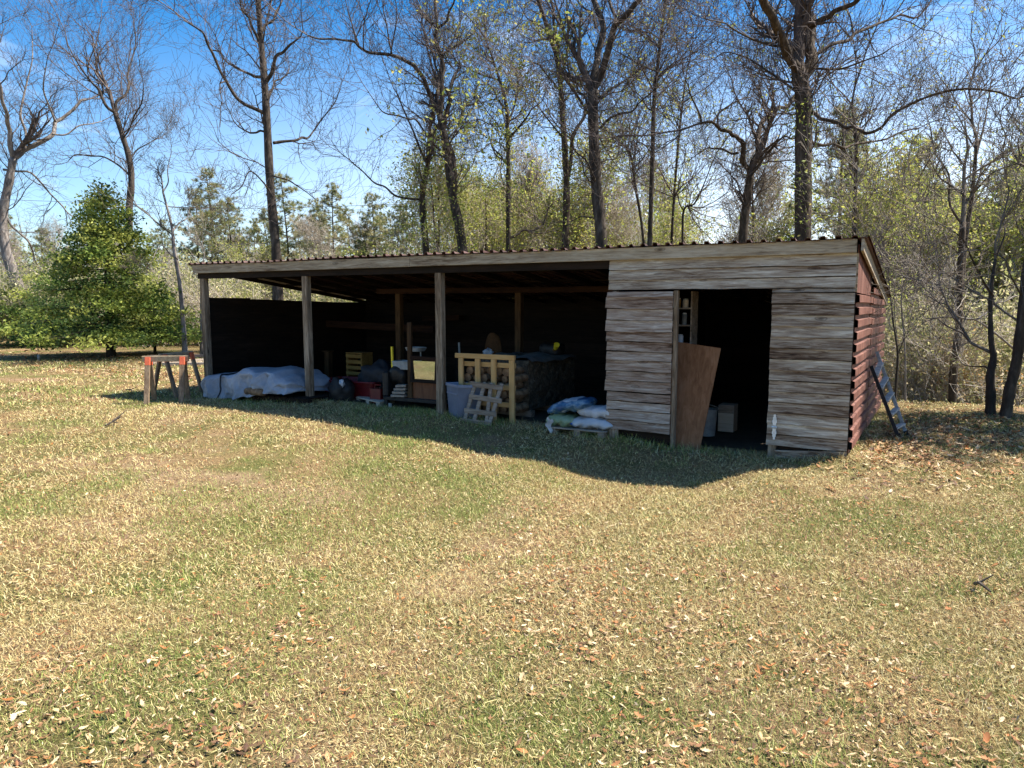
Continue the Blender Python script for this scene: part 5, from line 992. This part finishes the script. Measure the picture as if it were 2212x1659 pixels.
# dead oak leaves, lobed and curled
OUT = np.array([(0, -.56), (.05, -.40), (.12, -.28), (.10, -.16), (.20, -.04), (.14, .06), (.24, .20), (.15, .28), (.12, .42), (0, .54), (-.13, .40), (-.15, .28), (-.23, .18), (-.14, .06), (-.19, -.05), (-.10, -.16), (-.11, -.29), (-.05, -.40)])
LEAFC = np.array([(.38, .23, .11), (.46, .31, .16), (.30, .135, .055), (.50, .37, .22), (.20, .10, .05), (.38, .155, .05), (.54, .42, .28), (.11, .06, .038), (.42, .29, .14), (.27, .14, .065), (.34, .20, .10), (.22, .10, .045), (.33, .13, .045), (.15, .08, .045), (.10, .055, .032), (.24, .13, .065), (.48, .35, .20), (.54, .41, .26)])
def litter(zones, spots=()):
    VV, CC, FF = [], [], []; base = 0; m = len(OUT)
    for zn in list(zones)+list(spots):
        if len(zn) == 6:
            (n, r0, r1, s0, s1, thr) = zn; x, y = polar(n, r0, r1); cl = fbm(x*.9+3, y*.9, 21); k = (~inside_shed(x, y)) & (rs.random_sample(n) < np.clip((cl-thr)*5, .14, 1)); x, y = x[k], y[k]; n = len(x)
        else:
            (n, cx_, cy_, sx_, sy_, s0, s1) = zn; x, y = rs.normal(cx_, sx_, n), rs.normal(cy_, sy_, n); k = (~inside_shed(x, y)) & ((x < -11.6) | (x > .1) | (y < -.2)); x, y = x[k], y[k]; n = len(x)
        z = hgt(x, y)+rs.uniform(.006, .024, n); az = rs.uniform(0, 6.283, n); s_ = rs.uniform(s0, s1, n); tl = rs.normal(0, .20, (n, 2)); cu = rs.normal(0.5, 1.1, n)
        L2 = OUT[None]*rs.uniform(.8, 1.2, (n, 1, 2))*s_[:, None, None]; lx, ly = L2[..., 0]*rs.uniform(.7, 1.2, (n, 1)), L2[..., 1]; lz = cu[:, None]*(lx**2*2.2+.6*ly**2)/s_[:, None]+lx*tl[:, :1]+ly*tl[:, 1:]
        ca, sa = np.cos(az)[:, None], np.sin(az)[:, None]; V = np.stack([x[:, None]+lx*ca-ly*sa, y[:, None]+lx*sa+ly*ca, z[:, None]+lz], -1); V[..., 2] = np.maximum(V[..., 2], (z-.018)[:, None])
        cen = np.stack([x, y, z+.004], 1)[:, None]; V = np.concatenate([cen, V], 1).reshape(-1, 3); i = np.arange(n)[:, None]*(m+1)+base
        f = np.concatenate([i+np.array([[0, 1+j, 1+(j+1) % m]]) for j in range(m)], 0); c = LEAFC[rs.randint(0, len(LEAFC), n)]*rs.uniform(.75, 1.25, (n, 1)); VV.append(V); FF.append(f); CC.append(np.tile(c, (m, 1))); base += n*(m+1)
    return np.concatenate(VV), np.concatenate(FF), np.concatenate(CC)
V, Fc, cc = litter([(13000, 2.2, 5.2, .012, .052, .43), (12000, 5.2, 9, .014, .048, .45), (7000, 9, 16, .025, .062, .48), (4200, 16, 34, .05, .09, .45)], [(1500, -15.5, 1.9, 2.8, .5, .06, .12), (700, -12.9, 2.2, .8, .8, .06, .11), (2600, 1.6, 2.6, 1.5, 1.7, .05, .11), (900, .5, .6, .5, .8, .05, .10), (1500, -22, 4.5, 5, 1.0, .07, .13)])
# crumbled bits of leaf and stem between the blades
n = 80000; r = 2.2+rs.random_sample(n)**1.25*15; a = rs.uniform(-rad(50), rad(50), n); hd = math.atan2(FWD[1], FWD[0]); x, y = C[0]+r*np.cos(hd+a), C[1]+r*np.sin(hd+a); k = ~inside_shed(x, y); x, y, r = x[k], y[k], r[k]; n = len(x)
sz = rs.uniform(.004, .014, n)*(1+r*.06); az = rs.uniform(0, 6.283, n); el = rs.normal(0, .6, n); e2 = rs.normal(0, .7, n)
d = np.stack([np.cos(az)*np.cos(el), np.sin(az)*np.cos(el), np.sin(el)], 1)*sz[:, None]; w = np.stack([-np.sin(az)*np.cos(e2), np.cos(az)*np.cos(e2), np.sin(e2)], 1)*(sz*rs.uniform(.12, .45, n))[:, None]; p = np.stack([x, y, hgt(x, y)+rs.uniform(.008, .028, n)], 1)
fv = np.stack([p-d, p+w, p+d, p-w], 1).reshape(-1, 3); i = np.arange(n)[:, None]*4+len(V); fc = np.concatenate([LEAFC, STRAW, STRAW])[rs.randint(0, len(LEAFC)+2*len(STRAW), n)]*rs.uniform(.6, 1.2, (n, 1))
V = np.concatenate([V, fv]); Fc = np.concatenate([Fc, i+np.array([[0, 1, 2]]), i+np.array([[0, 2, 3]])]); cc = np.concatenate([cc, fc, fc])
tag(tri_mesh('leaf_litter', M['litter'], V, Fc, cc), 'dead tan and brown oak leaves scattered over the lawn', 'leaves', None, 'stuff')

for o in bpy.data.objects:
    if '_o' in o: del o['_o']
